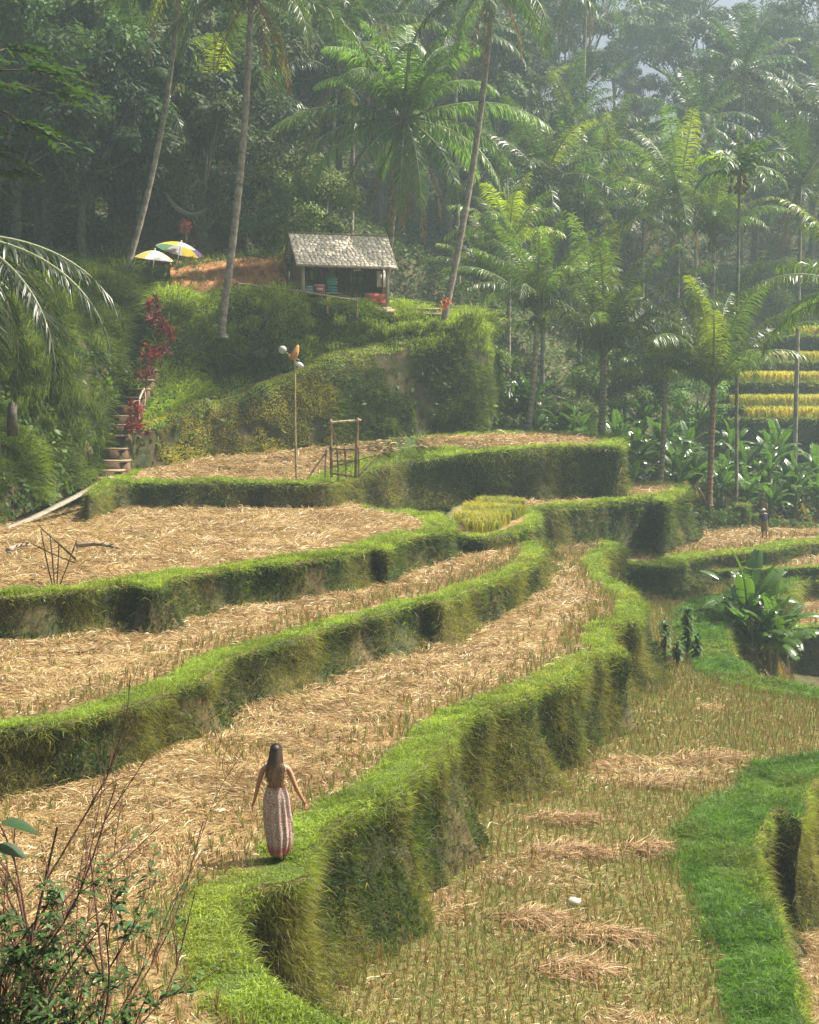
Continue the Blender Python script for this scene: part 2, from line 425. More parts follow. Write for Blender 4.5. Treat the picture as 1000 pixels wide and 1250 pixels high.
TERR = {}
def terrace(pts, foot, basec=((.17, .105, .05), (.30, .20, .10)), lip=.8, name='terrace', step=.3, flare=.2, lipL=.10, dens=1.0, mode='straw', seed=0, yel=.35, rib=1.0, lipcol=G_BRIGHT, walld=1.0, weeds=.0, stub=0.0, batt=None):
    W = []
    for p in pts:
        if p[0] == 'w': W.append([p[1], p[2], p[3], p[4] if len(p) > 4 else 0.0])
        else: W.append(list(atz(p[0], p[1], p[2])) + [p[3] if len(p) > 3 else lip])
    W = A(W)
    ar = .5 * np.sum(W[:, 0] * np.roll(W[:, 1], -1) - np.roll(W[:, 0], -1) * W[:, 1])
    if ar < 0: W = W[::-1]
    B = resample(chaikin(W, 2), step)
    tan = nrm(np.roll(B, -1, 0)[:, :3] - np.roll(B, 1, 0)[:, :3]); out = nrm(np.c_[tan[:, 1], -tan[:, 0], 0 * tan[:, 0]])
    B[:, :3] += out * ((noise(B[:, :3], .5, 41 + seed, 2) - .5) * .35 + (noise(B[:, :3], 2.3, 42 + seed, 2) - .5) * .16)[:, None]
    n = len(B)
    # --- top
    lo, hi = B[:, :2].min(0), B[:, :2].max(0)
    st = .55
    gx, gy = np.meshgrid(np.arange(lo[0], hi[0], st), np.arange(lo[1], hi[1], st))
    Q = np.c_[gx.ravel(), gy.ravel()] + rng.normal(0, .05, (gx.size, 2))
    Q = Q[inpoly(Q, B)]
    dmin = np.array([np.min(np.sum((B[:, :2] - q) ** 2, 1)) for q in Q]) if len(Q) else np.zeros(0)
    Q = Q[dmin > .3 ** 2]
    pts2 = [Vector(p) for p in np.r_[B[:, :2], Q]]
    r = delaunay_2d_cdt(pts2, [], [list(range(n))], 1, 1e-5)
    VV = A([list(v) for v in r[0]]); TT = A([f for f in r[2] if len(f) == 3])
    def zof(q):
        o = np.empty(len(q))
        Bs = B[::3]
        for i in range(0, len(q), 5000):
            w = 1 / (np.sum((q[i:i + 5000, None, :] - Bs[None, :, :2]) ** 2, 2) + .02) ** 1.5
            o[i:i + 5000] = (w @ Bs[:, 2]) / w.sum(1)
        return o
    z = zof(VV); z[:n] = B[:, 2] if len(VV) >= n else z[:n]
    V3 = np.c_[VV, z]
    dbm = lambda q: dist_lip(q, B)
    def dist_lip(q, B):
        d = np.empty(len(q)); w = np.empty(len(q))
        for i in range(0, len(q), 5000):
            dd = np.sum((q[i:i + 5000, None, :2] - B[None, :, :2]) ** 2, 2); k = dd.argmin(1)
            d[i:i + 5000] = np.sqrt(dd[np.arange(len(k)), k]); w[i:i + 5000] = B[k, 3]
        return d, w
    d, w = dist_lip(V3, B)
    interior = d > .05
    V3[interior, 2] += (noise(V3[interior], .8, 43 + seed, 2) - .5) * .10 * np.minimum(1, d[interior]) - .05
    base = mixc(basec[0], basec[1], noise(V3, 1.2, 44 + seed, 2)); gm = d < w + .1
    base[gm] = (.06, .09, .025)
    mb = MB(); a, b, c = V3[TT[:, 0]], V3[TT[:, 1]], V3[TT[:, 2]]
    fl = np.cross(b - a, c - a)[:, 2] < 0; TT[fl] = TT[fl][:, ::-1]
    mb.add(V3, [TT], base)
    # --- skirt
    prof = [(0, 0.0), (.09, .04), (.13, .11), (.08, .22), (.04, .38), (.12, .58), (.42, .80), (1.2, 1.0)]
    H = np.maximum(B[:, 2] - foot, .2)
    R = []; tv = []; fn = .25 + 1.9 * np.clip(noise(B[:, :3] * A([1, 1, 0]), .42, 55 + seed, 2) * 2.4 - .75, 0, 1)
    sarc = B[:, :3]
    for k, (o, t) in enumerate(prof):
        hh = H * t
        fl_ = flare * H * o * (fn if t > .25 else 1)
        am = (.07 + .34 * min(1, t * 1.6)) * rib * np.minimum(1, H / 1.5) * (0 if k == 0 else 1)
        nz = (noise(sarc * A([1, 1, 0]) + UP * t * .6, .9, 51 + seed, 2) - .45) * 2 * am + (noise(sarc * A([1, 1, 0]) + UP * t * 2, 3., 53 + seed) - .5) * .12 * (k > 0)
        R.append(B[:, :3] + out * (fl_ + nz + (.04 if k == 1 else 0))[:, None] - UP * hh[:, None]); tv.append(np.full(n, t))
    R = np.concatenate(R); tv = np.concatenate(tv); m = len(prof)
    j = np.arange(n); q4 = np.concatenate([np.c_[k * n + j, k * n + (j + 1) % n, (k + 1) * n + (j + 1) % n, (k + 1) * n + j] for k in range(m - 1)])[:, ::-1]
    wc = mixc((.035, .045, .018), (.10, .075, .035), noise(R, 1.1, 17 + seed, 2) * 2.2 - .6)
    mb.add(R, [q4], wc)
    o = mb.build(name, M_soil); tag(o, kind='structure')
    # --- grass on the wall
    T3 = np.r_[q4[:, [0, 1, 2]], q4[:, [0, 2, 3]]]
    P, N, ti = tri_sample(R, T3, lambda c: 1500 * walld * lod(c) * inview(c, 40))
    # keep walls that are not buried under the upper side and drop faces hidden behind the terrace
    tt = tv[T3[ti, 0]] * .5 + tv[T3[ti, 2]] * .5
    vis = (np.sum(N * nrm(-P), 1) > -.25) | (tt < .12)
    lp = B[:, 3][T3[ti, 0] % n] > .01
    k = vis & lp
    wall_grass(P[k], N[k], tt[k], seed, yel=yel)
    # --- top cover
    tri = TT
    P, N, ti = tri_sample(V3, tri, lambda c: 1900 * dens * lod(c) * inview(c, 30))
    d, w = dist_lip(P, B)
    edge = (noise(P, 1.6, 61 + seed, 2) - .5) * .7
    isl = d < w + edge * np.minimum(1, w * 2)
    k = isl & (rng.random(len(P)) < .95); k2 = d < w * .9 + .1
    lip_grass(P[k], lipL, lipcol, seed)
    # scattered long blades hanging over the rim and off the wall
    T_, N_, t_i = tri_sample(R, T3, lambda c: 26 * lod(c) * inview(c, 40) * (noise(c, .9, 63 + seed) > .45))
    tq = tv[T3[t_i, 0]]; kk = (B[:, 3][T3[t_i, 0] % n] > .01) & ((tq < .3) | (rng.random(len(T_)) < .3)); T_, N_ = T_[kk], N_[kk]; m_ = len(T_)
    grass_on(GWALL, T_, N_, (.25 + .35 * rng.random(m_)) * size_lod(T_) ** .5, .012 * size_lod(T_), vary(mixc(G_MID, G_YEL, rng.random(m_)), .3), up=.6, out=.7, jit=.5, droop=1.2)
    P2, _, _ = tri_sample(V3, tri, lambda c: 1300 * dens * lod(c) * inview(c, 30) * (dist_lip(c, B)[0] < dist_lip(c, B)[1] + .5))
    d2, w2 = dist_lip(P2, B); lip_grass(P2[d2 < w2], lipL * 1.1, lipcol, seed)
    Pf = P[~isl]; df, wf = d[~isl], w[~isl]
    if mode == 'straw':
        sn = noise(Pf, .45, 71 + seed, 2)
        gap = np.clip((sn - (1 - stub)) * 8 + .5, 0, 1) if stub > 0 else np.zeros(len(Pf))
        edgeb = np.clip(1 - (df - wf) / 1.2, 0, 1) * (stub > 0)
        pr = .78 * (1 - .93 * np.maximum(gap, edgeb))
        k = rng.random(len(Pf)) < pr
        straw(Pf[k], seed=seed)
        kk = (~k) & (rng.random(len(Pf)) < weeds)
        Pw = Pf[kk]; n_ = len(Pw)
        grass_on(GB, Pw, np.tile(UP, (n_, 1)), (.03 + .04 * rng.random(n_)) * size_lod(Pw), .016 * size_lod(Pw), vary(mixc((.13, .20, .045), (.26, .32, .10), rng.random(n_)), .25), jit=1.0, droop=.9)
        if stub > 0:
            sp = .22; ang = .25 + seed
            lo, hi = V3[:, :2].min(0), V3[:, :2].max(0); ext = float(np.max(hi - lo)) * .75; cc = (lo + hi) / 2
            g1 = np.arange(-ext, ext, sp); GX, GY = np.meshgrid(g1, g1)
            G = np.c_[GX.ravel() + .1 * np.sin(GY.ravel() * .8), GY.ravel() + .1 * np.sin(GX.ravel() * .6)]
            G = G @ A([[math.cos(ang), -math.sin(ang)], [math.sin(ang), math.cos(ang)]]) + cc
            G = np.c_[G, np.full(len(G), V3[:, 2].mean())]
            D = np.linalg.norm(G, axis=1)
            G = G[inview(G, 30) & (rng.random(len(G)) < np.minimum(1, (40 / D) ** 2))]
            G = G[inpoly(G, B)]; G[:, 2] = zof(G[:, :2]) - .03
            G[:, :2] += rng.normal(0, .016, (len(G), 2))
            d3, w3 = dist_lip(G, B)
            sn = noise(G, .45, 71 + seed, 2)
            gap = np.clip((sn - (1 - stub)) * 8 + .5, 0, 1); edgeb = np.clip(1 - (d3 - w3) / 1.2, 0, 1)
            k = (d3 > w3 * .95) & (rng.random(len(G)) < np.maximum(gap, edgeb) * .93 + .05)
            stubble(G[k])
    TERR[seed] = (B, V3, TT, zof)
    return B, zof
# ---------------------------------------------------------------- the terraces
# each outline: visible outer edge, then the rim buried under the terrace above
Tw = terrace([(600, 1500, -6.7), (520, 1330, -6.7), (440, 1252, -6.7), (395, 1240, -6.7), (340, 1218, -6.7), (296, 1172, -6.7), (278, 1115, -6.7, .6), (298, 1080, -6.7, .7),
  (352, 1076, -6.7), (372, 1062, -6.7), (382, 1035, -6.7), (402, 1008, -6.7), (432, 990, -6.7), (470, 970, -6.7), (505, 943, -6.7), (525, 915, -6.7), (546, 886, -6.7), (585, 868, -6.7),
  (635, 850, -6.7), (682, 826, -6.7), (718, 801, -6.7), (759, 794, -6.7), (759, 794, -6.7), (739, 786, -6.7), (736, 763, -6.7, .6), (736, 763, -6.7, .6), (779, 755, -6.7), (779, 755, -6.7), (783, 738, -6.7), (772, 720, -6.7), (760, 712, -6.7), (760, 711, -6.7), (733, 703, -6.7, .6), (730, 676, -6.7, .6), (730, 675, -6.7, .6), (760, 669, -6.7), (760, 668, -6.7),
  (735, 659, -6.7), (700, 650, -6.7), (668, 643, -6.7), (650, 637, -6.7, .6), (625, 660, -6.7, 0), (625, 690, -6.7, 0), (560, 715, -6.7, 0), (480, 748, -6.7, 0), (300, 835, -6.7, 0), (100, 920, -6.7, 0), (-100, 960, -6.7, 0), (-300, 1100, -6.7, 0), (-500, 1600, -6.7, 0)],
  foot=-9.1, lip=.75, seed=1, flare=.28, yel=.45, rib=1.5, stub=.33, weeds=.2, step=.22, lipL=.10, walld=1.35)
T2 = terrace([(-200, 905, -5.6), (0, 890, -5.6), (60, 884, -5.6), (120, 872, -5.6), (180, 853, -5.6), (225, 835, -5.6), (262, 818, -5.6), (285, 800, -5.6), (330, 787, -5.6), (380, 770, -5.6), (430, 757, -5.6),
  (480, 742, -5.6), (524, 729, -5.6), (538, 737, -5.6), (549, 727, -5.6), (590, 712, -5.6), (630, 698, -5.6), (657, 686, -5.6), (662, 671, -5.6), (646, 655, -5.6), (610, 645, -5.6), (565, 641, -5.6, .5), (530, 645, -5.6, 0),
  (520, 662, -5.6, 0), (440, 680, -5.6, 0), (330, 700, -5.6, 0), (200, 722, -5.6, 0), (0, 742, -5.6, 0), (-200, 745, -5.6, 0)],
  foot=-6.95, lip=.7, seed=2, flare=.4, yel=.42, step=.28, rib=1.1, stub=.12)
T3 = terrace([(-200, 735, -4.6), (0, 727, -4.6), (60, 722, -4.6), (110, 722, -4.6), (140, 713, -4.6), (172, 712, -4.6), (190, 722, -4.6), (205, 706, -4.6), (260, 698, -4.6), (330, 690, -4.6), (400, 680, -4.6), (460, 668, -4.6), (470, 674, -4.6),
  (482, 658, -4.6), (520, 653, -4.6), (548, 649, -4.6), (556, 641, -4.6), (545, 631, -4.6), (510, 627, -4.6), (460, 622, -4.6, .4), (430, 614, -4.6, 0), (300, 607, -4.6, 0), (120, 612, -4.6, .5), (60, 622, -4.6, .5), (0, 640, -4.6, .5), (-200, 655, -4.6, 0)],
  foot=-5.85, lip=1.0, seed=3, flare=.25, yel=.25, step=.3, lipL=.15, rib=1.1)
T4 = terrace([(95, 612, -3.7), (130, 591, -3.6), (200, 589, -3.6), (300, 589, -3.6), (398, 591, -3.6), (418, 584, -3.55), (445, 573, -3.3), (490, 563, -3.05), (540, 558, -2.9), (600, 551, -2.65), (660, 546, -2.5), (700, 544, -2.45), (757, 545, -2.5), (758, 545, -2.5), (763, 537, -2.45),
  (735, 529, -2.35, 1.6), (640, 528, -2.2, 1.6), (590, 531, -2.1, .5), (500, 533, -1.95, 0), (430, 543, -2.3, 0), (300, 556, -2.8, 0), (200, 564, -3.1, 0), (150, 572, -3.3, .6)],
  foot=-5.2, lip=1.15, seed=4, flare=.16, yel=.42, step=.35, rib=1.4, lipL=.13)
T5 = terrace([(628, 628, -4.95), (655, 621, -4.95), (700, 616, -4.95), (752, 611, -4.95), (798, 606, -4.95), (800, 606, -4.95), (806, 613, -4.95), (814, 612, -4.95), (816, 604, -4.95), (838, 601, -4.95), (842, 594, -4.95), (800, 590, -4.95, .4), (740, 590, -4.95, 0), (640, 600, -4.95, 0), (600, 612, -4.95, 0)],
  foot=-7.3, lip=.8, seed=5, flare=.12, yel=.25, step=.35, lipL=.13)
T5c = terrace([(835, 606, -6.3), (870, 605, -6.3), (893, 611, -6.3), (908, 621, -6.3), (912, 610, -6.3), (890, 598, -6.3), (840, 594, -6.3, 0)], foot=-7.8, lip=2.5, seed=6, flare=.25, yel=.1, step=.4, lipcol=G_MID, mode='none')
T5b = terrace([(545, 650, -5.05, .5), (570, 656, -5.05, .5), (605, 655, -5.05, .5), (640, 645, -5.05, .5), (657, 636, -5.05, .5), (656, 622, -5.05, .5), (640, 610, -5.05, .3), (600, 604, -5.05, 0), (560, 615, -5.05, 0), (535, 635, -5.05, 0)],
  foot=-6.9, lip=.5, seed=7, flare=.35, yel=.3, step=.3, mode='none')
Tm = terrace([(700, 672, -7.5), (740, 688, -7.5), (769, 688, -7.5), (800, 691, -7.5), (827, 693, -7.5), (829, 684, -7.5), (867, 677, -7.5), (912, 674, -7.5), (940, 672, -7.5), (975, 663, -7.5), (1010, 659, -7.5), (1200, 648, -7.5),
  (1200, 629, -7.5, 1), (1000, 631, -7.5, 1.8), (940, 627, -7.5, 1.2), (850, 626, -7.5, 0), (760, 636, -7.5, 0), (700, 650, -7.5, 0)], foot=-8.9, lip=1.3, seed=8, flare=.3, yel=.2, step=.4, rib=1.2, stub=.4)
T8 = terrace([(870, 699, -8.25), (885, 697, -8.25), (920, 695, -8.25), (1010, 692, -8.25), (1200, 690, -8.25), (1200, 670, -8.25, 0), (900, 675, -8.25, 0)], foot=-8.9, lip=.5, seed=9, flare=.15, yel=.1, step=.4, stub=.4)
Tr = terrace([(1400, 1900, -8.8), (1130, 1500, -8.8), (1012, 1340, -8.8, 1.1), (978, 1240, -8.8, 1.05), (948, 1150, -8.8, 1.1), (926, 1080, -8.8, 1.4), (921, 1020, -8.8, 1.6), (930, 990, -8.8), (950, 984, -8.8), (966, 988, -8.8), (974, 1006, -8.8), (982, 985, -8.8), (981, 952, -8.8), (1012, 942, -8.8), (1120, 930, -8.8),
  (1300, 900, -8.8, .8), (1120, 866, -8.8, 1.2), (1030, 848, -8.8, 1.4), (975, 838, -8.8, 1.5), (925, 828, -8.8, 1.5), (896, 806, -8.8, 1.6), (884, 788, -8.8, 1.6), (888, 762, -8.8, 2.2), (905, 738, -8.8, 2.4), (935, 727, -8.8, 1.5), (958, 726, -8.8, 1.4), (967, 714, -8.8, 1.2), (975, 707, -8.8, .8), (1012, 706, -8.8, .6), (1200, 702, -8.8, .6),
  (1200, 690, -8.8, 0), (900, 690, -8.8, 0), (780, 700, -8.8, 0), ('w', 8.5, 60, -8.8), ('w', 6, 50, -8.8), ('w', 4, 40, -8.8), ('w', 0, 30, -8.8), ('w', -2, 24, -8.8), ('w', -5, 17, -8.8), ('w', -5, 9, -8.8), ('w', 10, 9, -8.8)],
  foot=-11.4, lip=1.5, seed=10, flare=.3, yel=.5, step=.3, rib=1.3, stub=.66, weeds=.9, lipcol=A([.11, .22, .04]), lipL=.19, dens=.9, basec=((.11, .085, .035), (.20, .15, .07)))
T9 = terrace([(925, 772, -9.8), (945, 770, -9.8), (970, 766, -9.8), (1010, 765, -9.8), (1250, 760, -9.8), (1250, 715, -9.8, 0), (960, 715, -9.8, 0), (930, 725, -9.8, 0)], foot=-12.6, lip=.9, seed=11, flare=.15, yel=.1, step=.4, stub=.5)
T10 = terrace([('w', 2, 14, -11.1, .5), ('w', 10, 12, -11.1, .5), ('w', 22, 12, -11.1, .5), ('w', 24, 40, -11.4, .5), ('w', 30, 58, -12.2, .5), ('w', 12, 58, -12.2, .5), ('w', 10, 44, -11.6, .5), ('w', 6, 30, -11.2, .5)], foot=-13, lip=.6, seed=12, step=.5, stub=.4)

# ---------------------------------------------------------------- banks: lofted earth faces
def patch(rows, bl=1.0, lipv=None, name='bank', sub=9, amp=.35, seed=0, dens=1.0, yelf=None, brightf=.4, Lk=1.0, base=((.035, .045, .018), (.10, .075, .035))):
    R = [spline([aty(*p) for p in r], 30) for r in rows]
    Cc = np.stack(R, 1)                                      # (30, rows, 3)
    G = np.stack([spline(Cc[i], (len(rows) - 1) * sub + 1) for i in range(len(Cc))], 0)
    G = np.stack([spline(G[:, j], 110) for j in range(G.shape[1])], 0)   # (v, u, 3)
    nv, nu = G.shape[:2]; V = G.reshape(-1, 3)
    du = np.gradient(G, axis=1).reshape(-1, 3); dv = np.gradient(G, axis=0).reshape(-1, 3)
    Nn = nrm(np.cross(du, dv)); Nn[Nn @ A([0, -1, .3]) < 0] *= -1
    V = V + Nn * ((noise(V, .35, 81 + seed, 3) - .5) * 2 * amp + (noise(V, 1.5, 83 + seed, 2) - .5) * .35)[:, None]
    i = (np.arange(nv - 1)[:, None] * nu + np.arange(nu - 1)).ravel()
    q = np.c_[i, i + 1, i + nu + 1, i + nu]
    mb = MB(); mb.add(V, [q], mixc(base[0], base[1], noise(V, .8, 85 + seed, 2) * 2 - .5))
    tag(mb.build(name, M_soil, smooth=True), kind='structure')
    T = np.r_[q[:, [0, 1, 2]], q[:, [0, 2, 3]]]
    P, N, ti = tri_sample(V, T, lambda c: 1000 * dens * lod(c, 26, 1.45) * inview(c, 30))
    N[N @ A([0, -1, .4]) < 0] *= -1
    n = len(P); sl = size_lod(P); p = noise(P, .35, 87 + seed, 2); qn = noise(P, 1.4, 88 + seed, 2)
    col = mixc(G_DARK, G_MID * 1.1, qn * 1.8 - .4)
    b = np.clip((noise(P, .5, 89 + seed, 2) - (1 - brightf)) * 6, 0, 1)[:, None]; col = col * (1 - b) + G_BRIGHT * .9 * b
    col = col * (1 + .25 * (seed == 3))  # slope below the hut gets lighter grass colour in place of sunlight
    if yelf is not None:
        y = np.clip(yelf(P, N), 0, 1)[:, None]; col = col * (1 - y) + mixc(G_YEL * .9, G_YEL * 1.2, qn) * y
    vv = (T[ti, 0] // nu) / (nv - 1) + noise(P, .8, 94) * .06 - .03
    if lipv is not None: m_ = np.clip(1.5 - np.abs(vv - lipv[0]) / lipv[1], 0, 1)[:, None]; col = col * (1 - m_) + G_BRIGHT * 1.05 * m_
    col = vary(col, .45)
    bare = (noise(P, .8, 90 + seed, 2) > .64) & (N[:, 2] < .6)
    tall = noise(P, .6, 91 + seed)
    L = (.09 + .32 * rng.random(n) * tall ** 2 * 2.6) * sl * Lk; W = (.010 + .011 * rng.random(n)) * sl
    k = ~bare
    grass_on(GWALL, P[k], N[k], L[k], W[k], col[k], up=.55, out=.6, jit=.9, droop=.8)
    P, N, ti = tri_sample(V, T, lambda c: 30 * bl * dens * (noise(c, .55, 92 + seed, 2) > .5) * inview(c, 30)); n = len(P)
    N[N @ A([0, -1, .4]) < 0] *= -1
    l = (.12 + .2 * rng.random(n)); Nn = nrm(N * .6 + UP * .5 + .8 * rdir(n)); T1 = nrm(np.cross(Nn, rdir(n))); T2 = np.cross(Nn, T1)
    blades(GWALL, P + N * (rng.random(n) * .35)[:, None], T1 * l[:, None] * .5, (T1 - UP * .4) * l[:, None] * .5, T2 * l[:, None] * .26, vary(mixc((.04, .08, .02), (.12, .20, .04), noise(P, .5, 93, 2) * 1.6 - .3), .3), wmid=1.1)
    return V, N
# bank left of the stairs
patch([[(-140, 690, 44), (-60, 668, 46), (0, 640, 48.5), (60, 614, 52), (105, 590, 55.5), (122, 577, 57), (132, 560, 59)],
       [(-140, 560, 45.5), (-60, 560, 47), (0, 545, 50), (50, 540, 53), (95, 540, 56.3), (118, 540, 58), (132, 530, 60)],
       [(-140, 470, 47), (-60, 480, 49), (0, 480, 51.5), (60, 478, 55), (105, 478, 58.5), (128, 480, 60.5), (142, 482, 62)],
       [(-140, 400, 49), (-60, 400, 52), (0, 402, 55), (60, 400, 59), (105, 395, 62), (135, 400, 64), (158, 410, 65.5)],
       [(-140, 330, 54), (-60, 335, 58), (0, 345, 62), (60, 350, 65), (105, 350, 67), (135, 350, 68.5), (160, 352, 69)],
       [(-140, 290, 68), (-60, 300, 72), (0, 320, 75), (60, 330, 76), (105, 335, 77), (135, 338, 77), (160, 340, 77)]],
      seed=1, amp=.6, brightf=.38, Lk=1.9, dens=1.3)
# lower face of the bank between the stairs and the bamboo gate, up to the big corner
SUN_YEL = lambda P, N: (noise(P * A([1, 1, .4]), .45, 95, 2) - .24) * 7 * np.clip((-2.0 - P[:, 0] + (noise(P, .7, 96, 2) - .5) * 4) / 3, 0, 1)  # dry-grass yellow that also paints sunlight onto the left of this face
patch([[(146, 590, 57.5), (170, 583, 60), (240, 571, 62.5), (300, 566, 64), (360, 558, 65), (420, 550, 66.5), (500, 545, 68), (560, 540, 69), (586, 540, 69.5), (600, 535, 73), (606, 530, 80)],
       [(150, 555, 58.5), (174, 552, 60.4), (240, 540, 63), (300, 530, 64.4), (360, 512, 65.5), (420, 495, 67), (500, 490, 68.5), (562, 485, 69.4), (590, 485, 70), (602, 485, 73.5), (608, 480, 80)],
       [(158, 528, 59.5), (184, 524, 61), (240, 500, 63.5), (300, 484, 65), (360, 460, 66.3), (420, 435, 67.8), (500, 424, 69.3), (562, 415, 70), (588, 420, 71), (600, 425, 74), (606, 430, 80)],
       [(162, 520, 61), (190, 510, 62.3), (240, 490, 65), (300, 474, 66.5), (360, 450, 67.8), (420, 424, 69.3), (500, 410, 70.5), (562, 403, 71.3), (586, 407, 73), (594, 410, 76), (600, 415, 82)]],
      name='bank', bl=.12, lipv=(.66, .07), seed=2, amp=.25, yelf=SUN_YEL, brightf=.22, dens=1.7, Lk=.6)
# upper green slope below the hut and the fence
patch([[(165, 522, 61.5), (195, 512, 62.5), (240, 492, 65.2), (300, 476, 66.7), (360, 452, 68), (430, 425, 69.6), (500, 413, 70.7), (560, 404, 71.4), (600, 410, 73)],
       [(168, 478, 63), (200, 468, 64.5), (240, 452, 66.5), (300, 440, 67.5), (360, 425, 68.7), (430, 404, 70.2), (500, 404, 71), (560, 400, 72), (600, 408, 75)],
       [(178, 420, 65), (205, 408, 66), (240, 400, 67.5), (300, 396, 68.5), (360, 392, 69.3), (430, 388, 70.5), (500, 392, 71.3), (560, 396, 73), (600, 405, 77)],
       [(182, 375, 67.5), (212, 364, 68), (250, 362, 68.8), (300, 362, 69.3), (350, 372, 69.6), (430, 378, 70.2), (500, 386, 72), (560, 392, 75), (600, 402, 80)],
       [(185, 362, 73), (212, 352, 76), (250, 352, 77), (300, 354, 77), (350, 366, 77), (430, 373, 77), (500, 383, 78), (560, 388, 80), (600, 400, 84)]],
      name='bank', seed=3, amp=.7, brightf=.72, Lk=1.6, dens=1.3)  # large share of bright grass paints a sunlit look into this slope
# ---------------------------------------------------------------- leaves, palms, bananas, trees
def pinnae(mb, Pc, tans, upv, n, Lmax, col, grav, width, prof=None, fold=.3, s0=.14, fwd=.55, jit=.12):
    """two rows of leaflets on a rachis polyline"""
    m = len(Pc); s = np.linspace(s0, .995, n); idx = s * (m - 1); i = np.minimum(idx.astype(int), m - 2); u = (idx - i)[:, None]
    P = Pc[i] * (1 - u) + Pc[i + 1] * u; T = nrm(tans[i] * (1 - u) + tans[i + 1] * u)
    Bn = nrm(np.cross(T, upv)); Un = np.cross(Bn, T)
    prof = prof if prof is not None else (np.sin(np.pi * np.clip(.12 + .82 * s, 0, 1)) ** .55)
    for sd in (-1, 1):
        L = (Lmax * prof * (1 + rng.normal(0, .07, n)))[:, None]
        d = nrm(sd * Bn + fwd * (.5 + s[:, None]) * T + fold * Un + rng.normal(0, jit, (n, 3)))
        g = np.clip(grav * (.7 + .6 * rng.random((n, 1))), 0, 1.6)
        d1 = nrm(d - UP * g * .55); d2 = nrm(d - UP * g * 1.5)
        w = nrm(T + rng.normal(0, .25, (n, 3))) * width
        c = vary(np.broadcast_to(col, (n, 3)).copy(), .2)
        blades(mb, P + rng.normal(0, .01, (n, 3)), d1 * L * .5, d2 * L * .5, w, c)

def frond(mb, az, e0, L, curl, n=60, leaf=.75, col=(.06, .12, .02), rcol=(.22, .24, .10), grav=.5, width=.03, hub=(0, 0, 0), roll=0., power=1.5, rr=.035, fold=.3, seg=16):
    s = np.linspace(0, 1, seg); e = e0 - curl * s ** power; aa = az + roll * s * s
    d = np.c_[np.cos(aa) * np.cos(e), np.sin(aa) * np.cos(e), np.sin(e)]
    P = np.cumsum(np.r_[[A(hub, ) if False else np.array(hub, float)], d[:-1] * (L / (seg - 1))], 0)
    upv = np.c_[-np.cos(aa) * np.sin(e), -np.sin(aa) * np.sin(e), np.cos(e)]
    tube(mb, P, np.linspace(rr, rr * .2, seg), 4, rcol, cap=False)
    side = A([-math.sin(az), math.cos(az), 0]); up0 = nrm(upv[seg // 2] + side * random.uniform(-.35, .35))
    pinnae(mb, P, d, up0, n, leaf, col, grav, width, fold=fold)

def palm_crown(L=4.2, nf=24, style='mature', dead=4, col=A([.065, .12, .022]), n=56, seed=0, leaf=.8, width=.028, yellow=.1):
    st = np.random.get_state() if False else None
    mb = MB()
    for k in range(nf):
        az = k * 2.39996 + random.uniform(-.2, .2); q = (k + .5) / nf
        if style == 'mature': e0, cu, gr = 1.45 - 1.75 * q, .6 + 1.0 * q, .6 + .75 * q
        elif style == 'young': e0, cu, gr = 1.48 - .85 * q, .45 + 1.25 * q, .6 + .6 * q
        else: e0, cu, gr = 1.3 - 1.1 * q, 1.3 + .6 * q, .55 + .4 * q
        c = col * random.uniform(.75, 1.3)
        if random.random() < yellow: c = c * A([2.6, 1.9, .9])
        frond(mb, az, e0, L * random.uniform(.85, 1.08), cu, n, leaf * random.uniform(.9, 1.1), c, grav=gr, width=width, roll=random.uniform(-.3, .3), rr=.045)
    for k in range(dead):
        frond(mb, k * 1.9 + random.random(), -.9, L * random.uniform(.6, .8), .7, n // 2, leaf * .6, (.20, .12, .06), (.25, .16, .08), grav=1.2, width=width)
    for k in range(3):
        frond(mb, k * 2.1, 1.5, L * .75, .12, n // 2, leaf * .3, col * A([1.8, 1.6, .8]), grav=.0, width=width, fold=.9)
    return mb
def nuts(r=.13, n=14, col=(.12, .14, .04)):
    mb = MB()
    for k in range(n):
        a = random.random() * 6.28; ellipsoid(mb, (math.cos(a) * random.uniform(.2, .45), math.sin(a) * random.uniform(.2, .45), random.uniform(-.75, -.15)), (r, r, r * 1.2), A(col) * random.uniform(.6, 1.3), 7, 5)
    for k in range(6):
        a = random.random() * 6.28; tube(mb, [(0, 0, 0), (.25 * math.cos(a), .25 * math.sin(a), -.1), (.5 * math.cos(a), .5 * math.sin(a), -.6)], [.03, .02, .01], 4, (.25, .16, .07))
    return mb
def trunk_mb(pts, r0, r1, n=26, col=(.23, .20, .16)):
    mb = MB(); P = spline(pts, n * 3); t = np.linspace(0, 1, len(P))
    r = r0 + (r1 - r0) * t ** .8 + r0 * .45 * np.exp(-t * 18)
    r = r * (1 + .05 * np.sin(np.arange(len(P)) * 2.1))                # leaf scars
    c = np.tile(A(col), (len(P), 1)) * (1 + .22 * np.sin(np.arange(len(P)) * 2.1))[:, None] * (.85 + .4 * noise(P, .8, 5, 2))[:, None]
    tube(mb, P, r, 9, c, jit=.06); return mb

